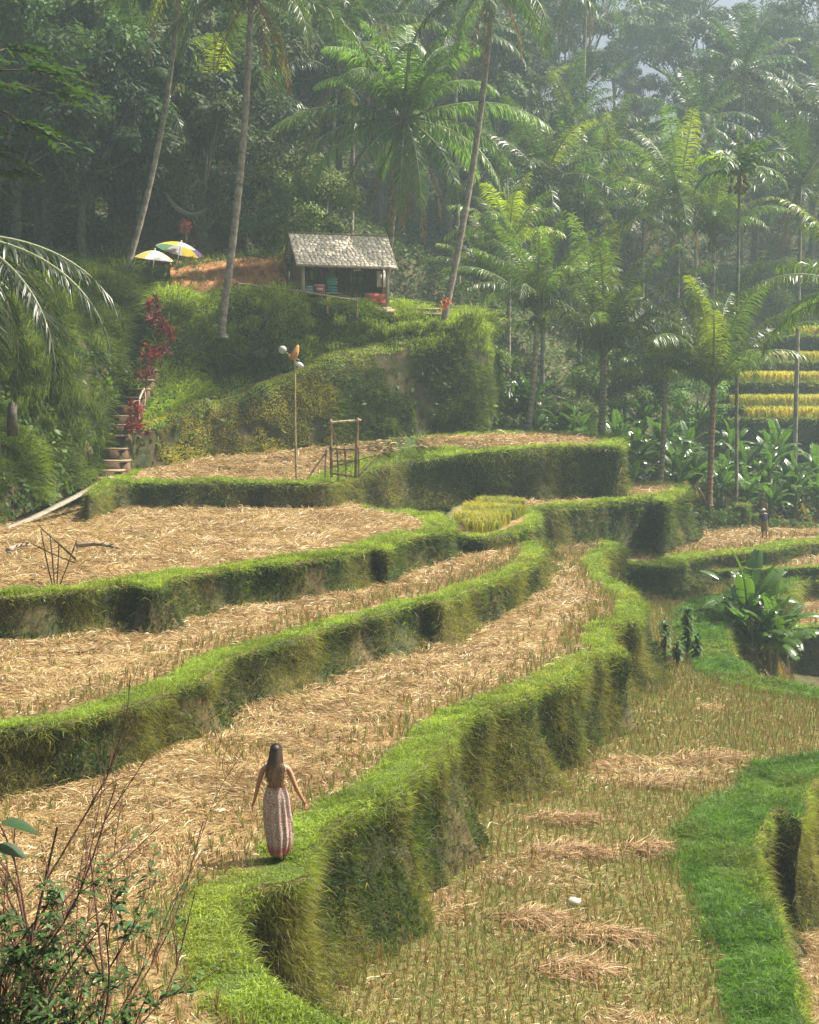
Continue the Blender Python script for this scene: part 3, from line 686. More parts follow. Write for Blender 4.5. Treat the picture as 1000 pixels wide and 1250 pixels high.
CS = 1.28
def palm(base, hub, crown, label, group=None, r=(.19, .12), bend=.0, scale=1., rz=0., name='coconut_palm', fruit=None, tcol=(.23, .20, .16), mats=None, cat='palm tree'):
    base = A(base); hub = A(hub); o = empty(name, base, label, cat, group)
    h = hub - base; side = nrm(np.cross(h, UP) + 1e-5)
    pts = [(0, 0, -.8), (0, 0, 0)] + [tuple(h * t + side * bend * math.sin(math.pi * t) + (h * A([1, 1, 0])) * (.12 * math.sin(math.pi * t))) for t in (.25, .5, .75, 1)]
    trunk_mb(pts, r[0], r[1], col=tcol).build('trunk', M_bark, o, smooth=True)
    c = link('crown', crown if isinstance(crown, bpy.types.Mesh) else crown, o); c.location = tuple(h); c.rotation_euler = (0, 0, rz); c.scale = (scale * CS,) * 3
    if fruit is not None: f = link('fruit', fruit, o); f.location = tuple(h); f.scale = (scale,) * 3
    return o

def banana_leaf(mb, L, W, az, e0, curl, hub, col, seg=15):
    s = np.linspace(0, 1, seg); e = e0 - curl * s ** 1.6
    d = np.c_[np.cos(az) * np.cos(e), np.sin(az) * np.cos(e), np.sin(e)]
    P = np.cumsum(np.r_[[np.array(hub, float)], d[:-1] * (L / (seg - 1))], 0)
    up = np.c_[-np.cos(az) * np.sin(e), -np.sin(az) * np.sin(e), np.cos(e)]; sd = A([-math.sin(az), math.cos(az), 0.])
    tube(mb, P, np.linspace(.035, .008, seg), 4, A(col) * 1.7, cap=False)
    w = W * np.where(s < .16, 0, np.sin(np.pi * np.clip((s - .14) / .88, 0, 1)) ** .5)
    for q in (-1, 1):
        k = 2
        while k < seg - 1:
            run = random.choice([1, 1, 2, 3, 5]); b = min(k + run, seg - 1); dr = random.uniform(-.1, .35) + .1; V = []
            for i in range(k, b + 1):
                sh = .02 if i == k else (-.02 if i == b else 0)
                V += [P[i] + d[i] * sh, P[i] + d[i] * sh + sd * q * w[i] * .55 + up[i] * w[i] * .22, P[i] + d[i] * (sh + .06) + sd * q * w[i] * .98 + up[i] * w[i] * (.22 - dr)]
            n_ = b - k
            if n_ > 0:
                f = [[3 * i + j, 3 * i + j + 1, 3 * i + j + 4, 3 * i + j + 3] for i in range(n_) for j in (0, 1)]
                mb.add(V, [A(f)], A(col) * random.uniform(.85, 1.15))
            k = b
def banana_mesh(n=9, H=2.2, L=2.2):
    mb = MB(); st = MB()
    for k in range(n):
        az = k * 2.4 + random.uniform(-.4, .4); q = k / n
        c = A([.065, .125, .028]) * random.uniform(.8, 1.35)
        banana_leaf(mb, L * random.uniform(.8, 1.1), L * .135 * random.uniform(.9, 1.2), az, 1.45 - .75 * q + random.uniform(-.15, .15), .5 + 1.35 * q, (0, 0, H), c)
    for k in range(3): banana_leaf(mb, L * .8, L * .09, random.random() * 6, -.9, .6, (0, 0, H * .95), (.18, .12, .05))
    tube(st, [(0, 0, -.3), (.03, 0, H * .5), (0, 0, H * 1.03)], [.16, .13, .07], 9, (.16, .15, .06))
    return mb, st

def leafy(R=3.4, H=9., n=6500, leaf=.26, nb=13, flat=.8, seed=0, col=A([.055, .095, .022]), open_=.5):
    """tapered trunk with forking limbs; leaves gathered in clumps round the limb ends"""
    t = MB(); ends = []
    top = H * .62
    tr = [(0, 0, -1.), (0, 0, 0), (.2, .1, H * .3), (random.uniform(-.4, .4), random.uniform(-.4, .4), top)]
    tube(t, spline(tr, 14), np.linspace(.26, .12, 14) * H / 9, 8, (.13, .11, .085), jit=.1)
    c0 = A(tr[-1])
    for k in range(nb):
        a = k * 2.4 + random.uniform(-.3, .3); r = R * random.uniform(.35, 1.); z = H * random.uniform(.5, .98)
        if k < 2: r = R * .2; z = H * 1.0
        e = A([math.cos(a) * r, math.sin(a) * r, z]); s = A(tr[2]) * (1 - random.uniform(.3, 1)) + c0 * .9
        s = A([c0[0] * .6, c0[1] * .6, random.uniform(H * .3, top)])
        mid = (s + e) / 2 + A([random.uniform(-.4, .4), random.uniform(-.4, .4), -.2])
        tube(t, spline([s, mid, e], 8), np.linspace(.085, .025, 8) * H / 9, 5, (.14, .12, .09)); ends.append(e)
        for q in range(2):
            e2 = e + rdir(1, -.3, .8)[0] * R * .35; tube(t, [mid, (mid + e2) / 2 + UP * .1, e2], [.04, .03, .012], 4, (.14, .12, .09)); ends.append(e2)
    ends = A(ends); k = rng.integers(0, len(ends), n); cr = (.13 + .17 * rng.random(len(ends)))[k] * R * 1.15
    rad = rng.random(n) ** .45
    off = rdir(n); P = ends[k] + off * (cr * rad)[:, None] * A([1.15, 1.15, flat])
    N = nrm(off + .6 * UP + .5 * rdir(n)); T1 = nrm(np.cross(N, rdir(n))); T2 = np.cross(N, T1)
    l = (leaf * (.6 + .8 * rng.random(n)))[:, None]
    q = rng.random(len(ends))[k]; cc = vary(mixc(col * .75, col * 1.35, q * .6 + .4 * rng.random(n)), .25)
    droop = -UP * .35
    mb = MB(); blades(mb, P, (T1 + droop * .5) * l * .5, (T1 + droop) * l * .5, T2 * l * .24, cc, wmid=1.1)
    return mb, t

C1 = palm_crown(4.7, 26, 'mature', 3, leaf=.78, n=88, width=.022).mesh('palm_crown_a', M_palm)
C2 = palm_crown(4.5, 20, 'mature', 2, col=A([.08, .13, .025]), yellow=.2, n=66, leaf=.72).mesh('palm_crown_b', M_palm)
C3 = palm_crown(4.7, 22, 'young', 0, col=A([.08, .13, .033]), n=92, leaf=.72, width=.022, yellow=.08).mesh('palm_crown_c', M_palm)
C4 = palm_crown(3.6, 15, 'young', 1, col=A([.09, .15, .03]), yellow=.3, n=44).mesh('palm_crown_d', M_palm)
CF = palm_crown(4.2, 22, 'mature', 3, col=A([.045, .08, .03]), n=66, leaf=.72, yellow=.08).mesh('palm_crown_far', M_palm)
CA = palm_crown(1.9, 11, 'areca', 0, n=26, leaf=.55, width=.045, col=A([.06, .12, .02])).mesh('areca_crown', M_palm)
NUT = nuts().mesh('nut_cluster', M_bark)
def W(px, py, D): return aty(px, py, D)
def gbase(px, D, lean=0):
    p = aty(px, 480, D); return A([p[0], D, hz1(p[0], D)])

# ----- individual palms: (trunk foot px, D, hub px, hub py, hub D, crown, scale, label)
def P_(bx, by, D, hx, hy, crown, sc, label, group=None, r=(.19, .12), fruit=NUT, bend=.0, rz=0, hD=None, name='coconut_palm', tcol=(.23, .20, .16), root=False):
    b = gbase(bx, D) if by is None else W(bx, by, D)
    return palm(b, W(hx, hy, hD or D), crown, label, group, r, bend, sc, rz, name, fruit, tcol)
# the big palm behind the hut has its own crown, laid out frond by frond
mb = MB(); g0 = A([.12, .20, .05])
big = [(20, .9, 4.6, 1.5, .5), (160, .95, 4.6, 1.5, .5), (0, .35, 6.1, 1.15, .85), (180, .32, 6.0, 1.2, .85), (-12, .02, 5.2, 1.35, .9), (195, .0, 5.4, 1.3, .9), (-30, -.2, 5.4, 1.15, 1.), (212, -.2, 5.4, 1.2, 1.),
       (-55, -.45, 5.2, .95, 1.1), (235, -.45, 5.2, .95, 1.1), (-80, -.55, 5.0, .9, 1.1), (262, -.62, 4.8, .8, 1.1), (55, 1.2, 4.6, .9, .35), (125, 1.25, 4.6, .9, .35), (90, 1.35, 4.8, .7, .3), (30, 1.3, 4.6, 1.2, .35), (150, 1.3, 4.6, 1.15, .35),
       (270, 1.1, 4.4, 1.5, .6), (300, .8, 4.5, 1.5, .7), (240, .8, 4.5, 1.5, .7), (80, .5, 4.6, 1.4, .7), (110, .1, 4.6, 1.3, .8), (45, .1, 5, 1.4, .8), (340, 1.15, 4.5, 1.4, .4), (200, 1.15, 4.5, 1.4, .4), (10, 1.38, 4.3, .8, .3), (170, 1.4, 4.3, .7, .3)]
for a, e, L, c, g in big:
    frond(mb, math.radians(a + random.uniform(-5, 5)), e, L / 1.12, c, 110, .82, g0 * random.uniform(.8, 1.3), (.26, .28, .13), grav=g + .35, width=.028, rr=.055)
for a, L in ((250, 4.4), (290, 4.8), (275, 3.9), (330, 3.8), (215, 4.0), (95, 4)):
    frond(mb, math.radians(a), -1.0, L, .5, 40, .6, (.22, .14, .08), (.3, .2, .1), grav=1.3, width=.03)
palm(gbase(468, 78), W(495, 146, 75), mb.mesh('big_palm_crown', M_palm), 'large coconut palm with a wide star of fronds directly behind the hut', r=(.22, .15), bend=.3, fruit=nuts(.16, 26, (.13, .13, .05)).mesh('nuts_big', M_bark), scale=1.17)
P_(272, 392, 66.5, 308, -14, C1, 1.15, 'coconut palm with tall pale trunk beside the orange bank left of the hut', r=(.2, .15), bend=-.25, rz=.4)
P_(150, 350, 70, 222, -40, C2, 1.1, 'slim leaning palm trunk beside the parasols, its crown above the picture', r=(.17, .12), bend=-.5)
P_(541, 398, 71, 604, -22, C1, 1.0, 'slim leaning palm with orange flowers at its foot, right of the hut', r=(.19, .14), bend=-.45, rz=2.)
P_(645, 526, 78, 656, 385, C3, 1.0, 'young coconut palm with bare grey trunk right of the big bank', r=(.17, .15), bend=.25, rz=.5, tcol=(.33, .29, .23))
P_(735, 528, 79, 737, 436, C3, 1.32, 'bushy upright young coconut palm behind the far terrace wall', r=(.24, .2), rz=1.3, fruit=None)
P_(806, 592, 77, 812, 468, C4, .92, 'small palm with yellowing drooping fronds right of the far terrace corner', r=(.17, .14), bend=.15, rz=2.4, fruit=None)
P_(866, 600, 77, 871, 474, C3, 1.25, 'young palm with silvery fronds standing before the ripe rice strips', r=(.18, .15), rz=3.3, fruit=None, tcol=(.2, .13, .09))
palm(W(899, 606, 79), W(903, 212, 79), CA, 'tall thin areca palm with a small tufted crown', r=(.11, .085), bend=.12, scale=1.35, name='areca_palm', fruit=nuts(.07, 30, (.22, .12, .05)).mesh('areca_nuts', M_bark), tcol=(.17, .17, .12))
P_(662, None, 97, 664, 222, CF, 1.25, 'hazy grey green coconut palm right of the leaning trunk, halfway up the slope', rz=.9)
P_(744, None, 104, 746, 196, CF, 1.0, 'hazy palm with a fountain crown under the forest wall', rz=.2)
P_(826, None, 96, 829, 243, C2, 1.15, 'broad silvery palm with a yellow tipped frond left of the areca palm', rz=4.)
P_(904, None, 128, 908, 86, CF, 1.2, 'lone palm standing high against the bright gap at the top right', rz=2.2)
P_(716, None, 98, 716, 272, C4, 1.1, 'small pale palm below the fountain crowned palm', rz=5., fruit=None)
#P_(770, None, 88, 768, 318, C3, .75, 'low palm with spreading fronds behind the bushy upright palm', rz=3.2, fruit=None)
P_(972, None, 98, 978, 232, CF, 1.1, 'dark palm at the right edge above the hedge bank', rz=1.2)
#P_(930, None, 118, 934, 170, C2, 1.1, 'half hidden palm behind the areca palm crown', rz=4.2)
P_(1052, 560, 62, 1058, 362, C2, 1.0, 'palm outside the right edge with one drooping green frond in view', rz=2.1)
P_(620, None, 88, 622, 300, C4, 1.05, 'small bright palm between the leaning trunk and the bare grey trunk', rz=2.9, fruit=None)
P_(385, None, 88, 412, 92, CF, 1.2, 'pale palm with a thin crooked trunk left behind the big palm', r=(.15, .11), bend=.8, rz=2.)
P_(428, None, 92, 432, 30, CF, 1.25, 'tall palm with its crown at the top edge behind the big palm', rz=.3)
P_(560, None, 110, 556, 40, CF, 1.15, 'hazy palm behind the top of the big palm crown', rz=3.)
P_(700, None, 122, 716, -30, C1, 1.3, 'pale straight palm trunk crossing the dark forest at the top', r=(.2, .15), rz=1.)
P_(168, None, 79, 172, 118, CF, 1.15, 'dark palm in the shade of the left forest', rz=1.6)
mb = MB()
for a, e, L in [(0, .25, 4.6), (-25, .1, 4.8), (-50, -.1, 4.8), (-75, -.2, 4.6), (15, -.25, 4.8), (-10, -.35, 4.6), (-38, -.5, 4.4), (200, .2, 4.5), (150, .3, 4.5), (100, .6, 4.5), (250, -.2, 4.5), (40, .1, 4.4)]:
    frond(mb, math.radians(a), e - .28, L, 1.25, 84, .85, A([.035, .055, .025]) * random.uniform(.7, 1.4), (.35, .36, .24), grav=1.0, width=.034, rr=.05)
P_(-52, 470, 43, -50, 285, mb.mesh('drooping_crown', M_palm), 1.0, 'foreground palm at the left edge with long silvery drooping fronds', rz=.35, tcol=(.14, .12, .1))
P_(60, None, 84, 62, 60, CF, 1.2, 'shadowed palm at the top left corner', rz=2.5)
P_(268, None, 82, 262, 150, C4, 1.3, 'palm with arching fronds in the dark gap between the two trunks', rz=.5, fruit=None)
for x, y, D, s_, cw, l in [(600, 215, 104, 1.0, CF, 'palm glimpsed between the slim leaning trunk and the grey green palm'), (706, 232, 100, .95, C2, 'pale palm just left of the small pale palm crown'), (782, 262, 103, .95, CF, 'palm between the fountain crown and the silvery palm'), (868, 292, 95, .9, C3, 'low palm right behind the areca trunk'), (640, 130, 118, 1.05, CF, 'dim palm above the grey green palm'), (588, 345, 90, .75, C3, 'young palm right behind the corner of the big bank')]:
    P_(x, None, D, x + 4, y, cw, s_, l, rz=x * .1)
for k, (x, y, D, s_) in enumerate([(695, 150, 116, 1.2), (1015, 150, 122, 1.3), (848, 150, 120, 1.1)]):
    P_(x, None, D, x + 3, y, CF, s_, ('hazy palm high behind the grey green palm', 'hazy palm high at the right edge', 'hazy palm between the silvery palm and the lone high palm')[k], 'palms on the far slope', rz=k * 1.3)

# ----- forest trees, each on the slope
LT = []
for k, (R_, H_, n_, lf, fl, cl) in enumerate([(3.6, 10, 12500, .24, .8, (.035, .062, .02)), (4.4, 12, 14500, .26, .7, (.055, .095, .022)), (3.0, 11, 11000, .22, .95, (.032, .056, .02)), (3.8, 8.5, 12500, .21, .8, (.085, .13, .03)), (2.6, 6.5, 9000, .17, .9, (.10, .16, .035))]):  # the two darkest crowns carry deep forest shade in their leaf colour
    a, b = leafy(R_, H_, n_, lf, 13 + k, fl, k, A(cl))
    LT.append((a.mesh('crown_%d' % k, M_leaf), b.mesh('limbs_%d' % k, M_bark)))
ntree = 0
def tree(p, k, sc, label, group, sz=1., name='forest_tree'):
    global ntree; ntree += 1
    o = empty(name, p, label, 'tree', group, rz=random.random() * 6.28)
    o.scale = (sc, sc, sc * sz)
    link('trunk', LT[k][1], o); link('crown', LT[k][0], o)
    return o
GL = 'trees of the dark left forest'; GF = 'trees on the hazy far slope'; GM = 'trees behind the hut'
rows = [(84, -40, 300, 52, GL, 'dark leafed tree in the shaded forest at the upper left', (0, 2, 1), 1.15), (92, -40, 340, 60, GL, 'dark leafed tree in the shaded forest at the upper left', (0, 2, 1), 1.3),
        (101, -40, 360, 62, GL, 'dark leafed tree in the shaded forest at the upper left', (0, 1), 1.4),
        (90, 330, 400, 50, GM, '', (0, 2, 4), .7), (102, 300, 420, 56, GM, '', (2, 0, 1), .85), (118, -40, 680, 58, GM, 'mid green tree in the hazy forest behind the hut and big palm', (1, 0, 2), 1.2),
        (121, -40, 860, 62, GF, 'blue green tree in the hazy forest on the far slope', (3, 1, 0), 1.15), (134, 0, 1060, 70, GF, 'blue green tree in the hazy forest on the far slope', (0, 1, 3), 1.35),
        (148, -40, 1060, 78, GF, 'blue green tree in the hazy forest on the far slope', (1, 0, 2), 1.4), (163, -40, 1060, 74, GF, 'blue green tree in the hazy forest on the far slope', (1, 0), 1.5), (180, -60, 1060, 90, GF, 'blue green tree in the hazy forest on the far slope', (1, 2), 1.6)]
KW = ['round crowned dark', 'broad crowned', 'slender dark', 'pale leafed', 'small bright']
def where(x):
    for lim, w_ in ((90, 'above the left bank'), (210, 'above the parasols'), (330, 'between the two tall left trunks'), (470, 'above the hut'), (560, 'behind the big palm crown'), (650, 'beyond the slim leaning palm'), (760, 'above the bushy young palms'), (880, 'above the silvery palm'), (2000, 'above the golden rice strips')):
        if x < lim: return w_
rownames = ['front row', 'second row', 'third row', 'front row', 'second row', 'third row', 'front row', 'second row', 'third row', 'upper row', 'ridge row']
for ri, (D, x0, x1, st, grp, lab, ks, s_) in enumerate(rows):
    x = x0 + random.uniform(0, st)
    while x < x1:
        d = D + random.uniform(-4, 4); p = aty(x, 480, d)
        gap = 0; lo_ = .5 if (D > 140 and (742 < x < 800 or 868 < x < 935)) else 1
        rice = p[0] > 18 and d < 127
        if not rice and not gap: kk_ = random.choice(ks); lab = KW[kk_] + ' tree, ' + rownames[ri] + ' of the ' + {GL: 'left forest', GM: 'middle forest', GF: 'far slope'}[grp] + ', ' + where(x); tree((p[0], d, hz1(p[0], d) - .3), kk_, lo_ * s_ * random.uniform(.8, 1.2), lab, grp, random.uniform(.9, 1.3))
        x += st * random.uniform(.7, 1.3)
for x, y, D, k, s_, lab in [(20, 300, 73, 0, 1.25, 'dark tree at the left edge above the grassy bank'), (108, 300, 74, 2, 1.05, 'slender dark tree left of the leaning trunk by the parasols'), (250, 290, 77, 0, 1.0, 'dark tree right behind the parasols'), (205, 270, 79, 2, 1.2, 'tall shadowed tree above the parasols'),
                            (330, 300, 76, 4, 1.0, 'bright green young tree left of the hut roof'), (352, 270, 80, 3, .95, 'yellow green tree behind the left gable of the hut'), (-15, 250, 70, 1, 1.2, 'broad dark tree at the upper left edge'), (60, 280, 77, 1, 1.2, 'broad dark tree in the left forest behind the foreground palm'),
                            (845, 330, 90, 4, .95, 'small bushy tree right of the broad silvery palm'), (700, 420, 86, 4, .7, 'low bush between the young palms'), (560, 380, 82, 4, .75, 'small tree just right of the leaning trunk foot'), (592, 470, 84, 4, .75, 'bush growing at the corner of the big bank'),
                            (742, 430, 91, 3, .8, 'leafy tree seen between the trunks of the two bushy young palms'), (786, 430, 92, 0, .75, 'dark tree filling the gap left of the young silvery palm'), (765, 400, 98, 3, .9, 'tree behind the gap between the bushy and the silvery palms'), (300, 240, 84, 0, 1.2, 'dense tree between the tall pale trunk and the hut'), (140, 200, 84, 0, 1.5, 'big dark tree in the middle of the left forest')]:
    p = aty(x, 480, D); z = hz1(p[0], D); tree((p[0], D, z - .2), k, s_, lab, None, 1.0)
print('trees', ntree)

# ----- undergrowth on the slopes (stuff)
def undergrowth(P, L, cols, name_mb):
    n = len(P); N = nrm(UP + .8 * rdir(n)); T1 = nrm(np.cross(N, rdir(n))); T2 = np.cross(N, T1)
    l = L[:, None]; c = vary(mixc(cols[0], cols[1], noise(P, .4, 101, 2) * 1.8 - .4), .3)
    blades(name_mb, P, T1 * l * .5, (T1 - UP * .5) * l * .5, T2 * l * .2, c, wmid=1.1)
UG = MB()
def dens_u(c):
    D = c[:, 1]; return np.where((D > 73) & (D < 190), 20 * np.minimum(1, (95 / np.maximum(D, 1)) ** 1.5), 0) * inview(c, 60) * ~((c[:, 0] > 21) & (D > 97) & (D < 119))
P, N, _ = tri_sample(hillV, hillT, dens_u)
n = len(P); hgt = noise(P, .35, 103, 2) * 2.2 * rng.random(n) * np.clip((P[:, 1] - 72) / 8, .25, 1)
undergrowth(P + UP * hgt[:, None], .22 + .28 * rng.random(n), ((.03, .055, .015), (.09, .14, .03)), UG)
tag(UG.build('undergrowth', M_leaf), 'low leafy undergrowth covering the forest slopes', 'undergrowth', kind='stuff')

# ----- banana plants
BN = []
for k in range(4):
    a, b = banana_mesh(10 + k, 1.5 + .3 * k, 2.2); BN.append((a.mesh('banana_leaves_%d' % k, M_banana), b.mesh('banana_stem_%d' % k, M_bark)))
def banana(p, k, sc, label, group):
    o = empty('banana_plant', p, label, 'banana plant', group, rz=random.random() * 6.28); o.scale = (sc,) * 3
    link('stem', BN[k][1], o); link('leaves', BN[k][0], o)
GBN = 'banana plants along the foot of the valley'
for k in range(40):
    x = 600 + (k * 61.8) % 440; D = 80 + 10 * random.random()
    p = aty(x, 480, D); banana((p[0], D, hz1(p[0], D) - .1), k % 4, random.uniform(.75, 1.15), 'banana plant in the thicket ' + where(x).replace('above', 'below'), GBN)
for k, (x, D) in enumerate([(775, 79), (830, 79), (850, 81), (885, 80), (915, 81), (945, 80), (975, 82), (1005, 80), (1030, 81), (935, 84), (965, 85), (1000, 86)]):
    p = aty(x, 480, D); banana((p[0], D, hz1(p[0], D) - .1), k % 4, random.uniform(.8, 1.05), ('first', 'second', 'third', 'fourth', 'fifth', 'sixth', 'seventh', 'eighth', 'ninth', 'left one behind', 'middle one behind', 'right one behind')[k] + ' banana plant in the row above the far straw field', 'banana plants above the field of the walking man')
zb = -11.9
for x, D, s_, k, lab in [(918, 54, 1.05, 3, 'tallest banana plant in the hollow at the right, one leaf upright'), (945, 53, .9, 2, 'banana plant in the right hollow with wide pale leaves'), (900, 54.5, .8, 1, 'small banana plant against the grassy slope of the right hollow'), (968, 55, .8, 0, 'low banana plant at the right of the hollow clump'), (930, 52, .95, 1, 'front banana plant with broad leaves in the right hollow'), (955, 51.5, .8, 3, 'low banana plant nearest the front of the right hollow'), (905, 52.6, .75, 2, 'small banana plant nearest the grassy slope in the hollow')]:
    p = aty(x, 480, D); banana((p[0], D, zb), k, s_ * 1.2, lab, 'banana plants in the right hollow')
# ---------------------------------------------------------------- hut
def Rz(a): return A([[math.cos(a), -math.sin(a), 0], [math.sin(a), math.cos(a), 0], [0, 0, 1]])
HY = math.radians(18); H0 = W(369, 372.5, 69.5)
hut = empty('wooden_hut', H0, 'small open fronted wooden hut with a grey shingle roof on the green slope', 'hut', rz=HY)
WD = A([.28, .15, .085]); WL = A([.42, .34, .25])
def part(name, mat, parent, *boxes, smooth=False):
    mb = MB()
    for b in boxes: box(mb, *b)
    return mb.build(name, mat, parent, smooth)
LX, DY = 4.45, 2.6
part('floor', M_wood, hut, ((LX / 2, DY / 2, -.09), (LX + .3, DY + .4, .14), WL * .8), ((LX / 2, -.2, -.22), (LX + .5, .16, .2), WL), *[((x, y, -.7), (.16, .16, 1.2), WD) for x in (.1, 1.6, 3.2, 4.7) for y in (-.05, DY)])
w = part('back_wall', M_wood, hut, *[((.15 + i * .3, DY - .03, 1.1), (.285, .05, 2.2), WD * random.uniform(.75, 1.15)) for i in range(15)])
part('side_wall', M_wood, hut, *[((.03, .14 + i * .26, 1.12), (.05, .25, 2.24), A([.27, .13, .075]) * random.uniform(.85, 1.15)) for i in range(10)])
part('side_wall', M_wood, hut, *[((LX - .03, .9 + i * .26, 1.12), (.05, .25, 2.24), WD * random.uniform(.85, 1.15)) for i in range(7)])
for x in (.05, LX - .05): part('post', M_wood, hut, ((x, -.02, 1.12), (.14, .14, 2.26), WL))
part('post', M_wood, hut, ((LX * .64, .9, 1.12), (.07, .07, 2.2), WD * .4))
part('beam', M_wood, hut, ((LX / 2, -.06, 2.2), (LX + .5, .12, .13), WL), ((LX / 2, DY, 2.2), (LX + .4, .12, .13), WD))
ym, zr, ov = 1.3, 3.62, .38
sl_ = (zr - 2.26) / (ym + .06)
mb = MB()
for sgn in (0, 1):
    nr = 13
    for r in range(nr):
        x = -ov
        while x < LX + ov - .05:
            wd = random.uniform(.16, .30); wd = min(wd, LX + ov - x)
            y0 = -.42 + (ym + .42) * r / nr - .03; y1 = -.42 + (ym + .42) * (r + 1) / nr + .05
            z0 = zr - (ym - y0) * sl_ + .075 + random.uniform(0, .012); z1 = zr - (ym - y1) * sl_ + .045
            yy = [y0, y1] if sgn == 0 else [2 * ym - y0, 2 * ym - y1]
            c = A([.78, .69, .55]) * random.uniform(.72, 1.15)
            a = random.uniform(-.02, .02)
            V = [[x, yy[0] + a, z0], [x + wd - .012, yy[0] + a, z0], [x + wd - .012, yy[1], z1], [x, yy[1], z1]]; V += [[p[0], p[1], p[2] - .03] for p in V]
            mb.add(V, [A([[0, 1, 2, 3], [4, 7, 6, 5], [0, 4, 5, 1], [1, 5, 6, 2], [2, 6, 7, 3], [3, 7, 4, 0]])], c); x += wd
rf = mb.build('roof', M_wood, hut)
part('ridge_cap', M_wood, rf, ((LX / 2, ym, zr + .06), (LX + 2 * ov, .18, .07), WL * .7))
part('fascia', M_wood, rf, ((LX / 2, -.44, zr - (ym + .42) * sl_ + .0), (LX + 2 * ov, .05, .12), WL * .9))
mb = MB()
for x in (.03, LX - .03):
    V = [[x, -.05, 2.27], [x, DY + .05, 2.27], [x, ym, zr - .02]]; V = V + [[p[0] + .04, p[1], p[2]] for p in V]
    mb.add(V, [A([[0, 1, 2], [3, 5, 4]]), A([[0, 3, 4, 1], [1, 4, 5, 2], [2, 5, 3, 0]])], A([.24, .12, .07]))
mb.build('gable', M_wood, hut)
for x in (-ov + .03, LX + ov - .03):
    for s_ in (-1, 1):
        mb = MB(); P0 = A([x, ym, zr - .03]); P1 = A([x, ym + s_ * (ym + .42), zr - (ym + .42) * sl_ - .03]); tube(mb, [P0, P1], .045, 4, WD); mb.build('bargeboard', M_wood, hut)
def inhut(x, y, z): return H0 + Rz(HY) @ A([x, y, z])
def thing1(name, loc, label, cat, build, mat, group=None, rz=0, smooth=False):
    mb = MB(); build(mb); o = mb.build(name, mat, None, smooth); o.location = tuple(map(float, loc)); o.rotation_euler = (0, 0, rz); tag(o, label, cat, group); return o
# things on sale inside
t = empty('counter_table', inhut(1.15, .35, 0), 'low plank counter across the left front of the hut', 'table', rz=HY)
part('tabletop', M_wood, t, ((0, 0, .62), (1.9, .6, .05), WL * .8))
for x in (-.88, .88):
    for y in (-.24, .24): part('leg', M_wood, t, ((x, y, .3), (.06, .06, .6), WD))
def cooler(mb):
    box(mb, (0, 0, .17), (.5, .36, .34), (.55, .05, .05)); box(mb, (0, 0, .37), (.52, .38, .07), (.62, .60, .58)); box(mb, (0, -.185, .17), (.3, .01, .12), (.75, .72, .7))
thing1('cooler_box', inhut(.95, .35, .645), 'red cooler box with white lid on the hut counter', 'cooler', cooler, M_paint, rz=HY)
def crate(c):
    def f(mb):
        for z in (.03, .15, .27): 
            for y in (-.17, .17): box(mb, (0, y, z), (.5, .02, .07), c)
            for x in (-.24, .24): box(mb, (x, 0, z), (.02, .32, .07), c)
        box(mb, (0, 0, .01), (.48, .33, .02), c)
        for x in (-.16, 0, .16):
            for y in (-.09, .09): tube(mb, [(x, y, .02), (x, y, .3), (x, y, .42)], [.05, .05, .02], 7, (.10, .28, .25))
    return f
thing1('bottle_crate', inhut(.35, .35, .645), 'pale blue crate of bottles at the left end of the hut counter', 'crate', crate((.35, .48, .60)), M_paint, rz=HY)
thing1('bottle_crate', inhut(1.62, .40, .645), 'teal crate of bottles right of the red cooler', 'crate', crate((.08, .33, .33)), M_paint, rz=HY)
thing1('bottle_crate', inhut(1.62, .40, 1.07), 'teal crate of bottles stacked on the other teal crate', 'crate', crate((.15, .40, .38)), M_paint, rz=HY)
thing1('bottle_crate', inhut(2.1, .9, 0), 'green bottle crate standing on the hut floor', 'crate', crate((.12, .32, .2)), M_paint, rz=HY)
t = empty('display_table', inhut(2.5, .25, 0), 'small white topped table at the middle of the hut front', 'table', rz=HY)
part('tabletop', M_paint, t, ((0, 0, .40), (1.0, .5, .05), (.7, .7, .7)))
for x in (-.45, .45):
    for y in (-.2, .2): part('leg', M_wood, t, ((x, y, .19), (.05, .05, .38), WL))
def sofa(mb):
    box(mb, (0, 0, .2), (1.15, .55, .22), (.36, .09, .06)); box(mb, (0, .24, .5), (1.15, .1, .4), (.40, .11, .07))
    for x in (-.56, .56): box(mb, (x, 0, .33), (.1, .55, .3), (.33, .08, .05))
    for x in (-.3, .3): box(mb, (x, -.03, .35), (.5, .45, .09), (.45, .15, .10))
    for x in (-.5, .5):
        for y in (-.22, .22): box(mb, (x, y, .05), (.06, .06, .1), (.1, .06, .04))
thing1('bench_sofa', inhut(3.95, .45, 0), 'red cushioned bench at the right of the open hut', 'bench', sofa, M_cloth, rz=HY)
def lamp(mb):
    tube(mb, [(0, 0, .38), (0, 0, .16)], .012, 5, (.1, .1, .1)); tube(mb, [(0, 0, .16), (0, 0, .1), (0, 0, 0)], [.04, .16, .24], 12, (.75, .74, .68), cap=False)
thing1('hanging_lamp', inhut(2.85, .1, 1.78), 'white conical lamp hanging under the hut eave', 'lamp', lamp, M_paint)
def poster(c, w, h):
    def f(mb):
        box(mb, (0, 0, 0), (w, .02, h), (.12, .08, .05)); box(mb, (0, -.013, 0), (w * .86, .008, h * .86), c)
        box(mb, (w * .1, -.019, -h * .12), (w * .3, .004, h * .3), A(c) * .5)
    return f
thing1('white_board', inhut(4.35, .9, 1.45), 'pale board on the right side wall of the hut', 'board', poster((.72, .74, .68), .55, .95), M_paint, rz=HY)
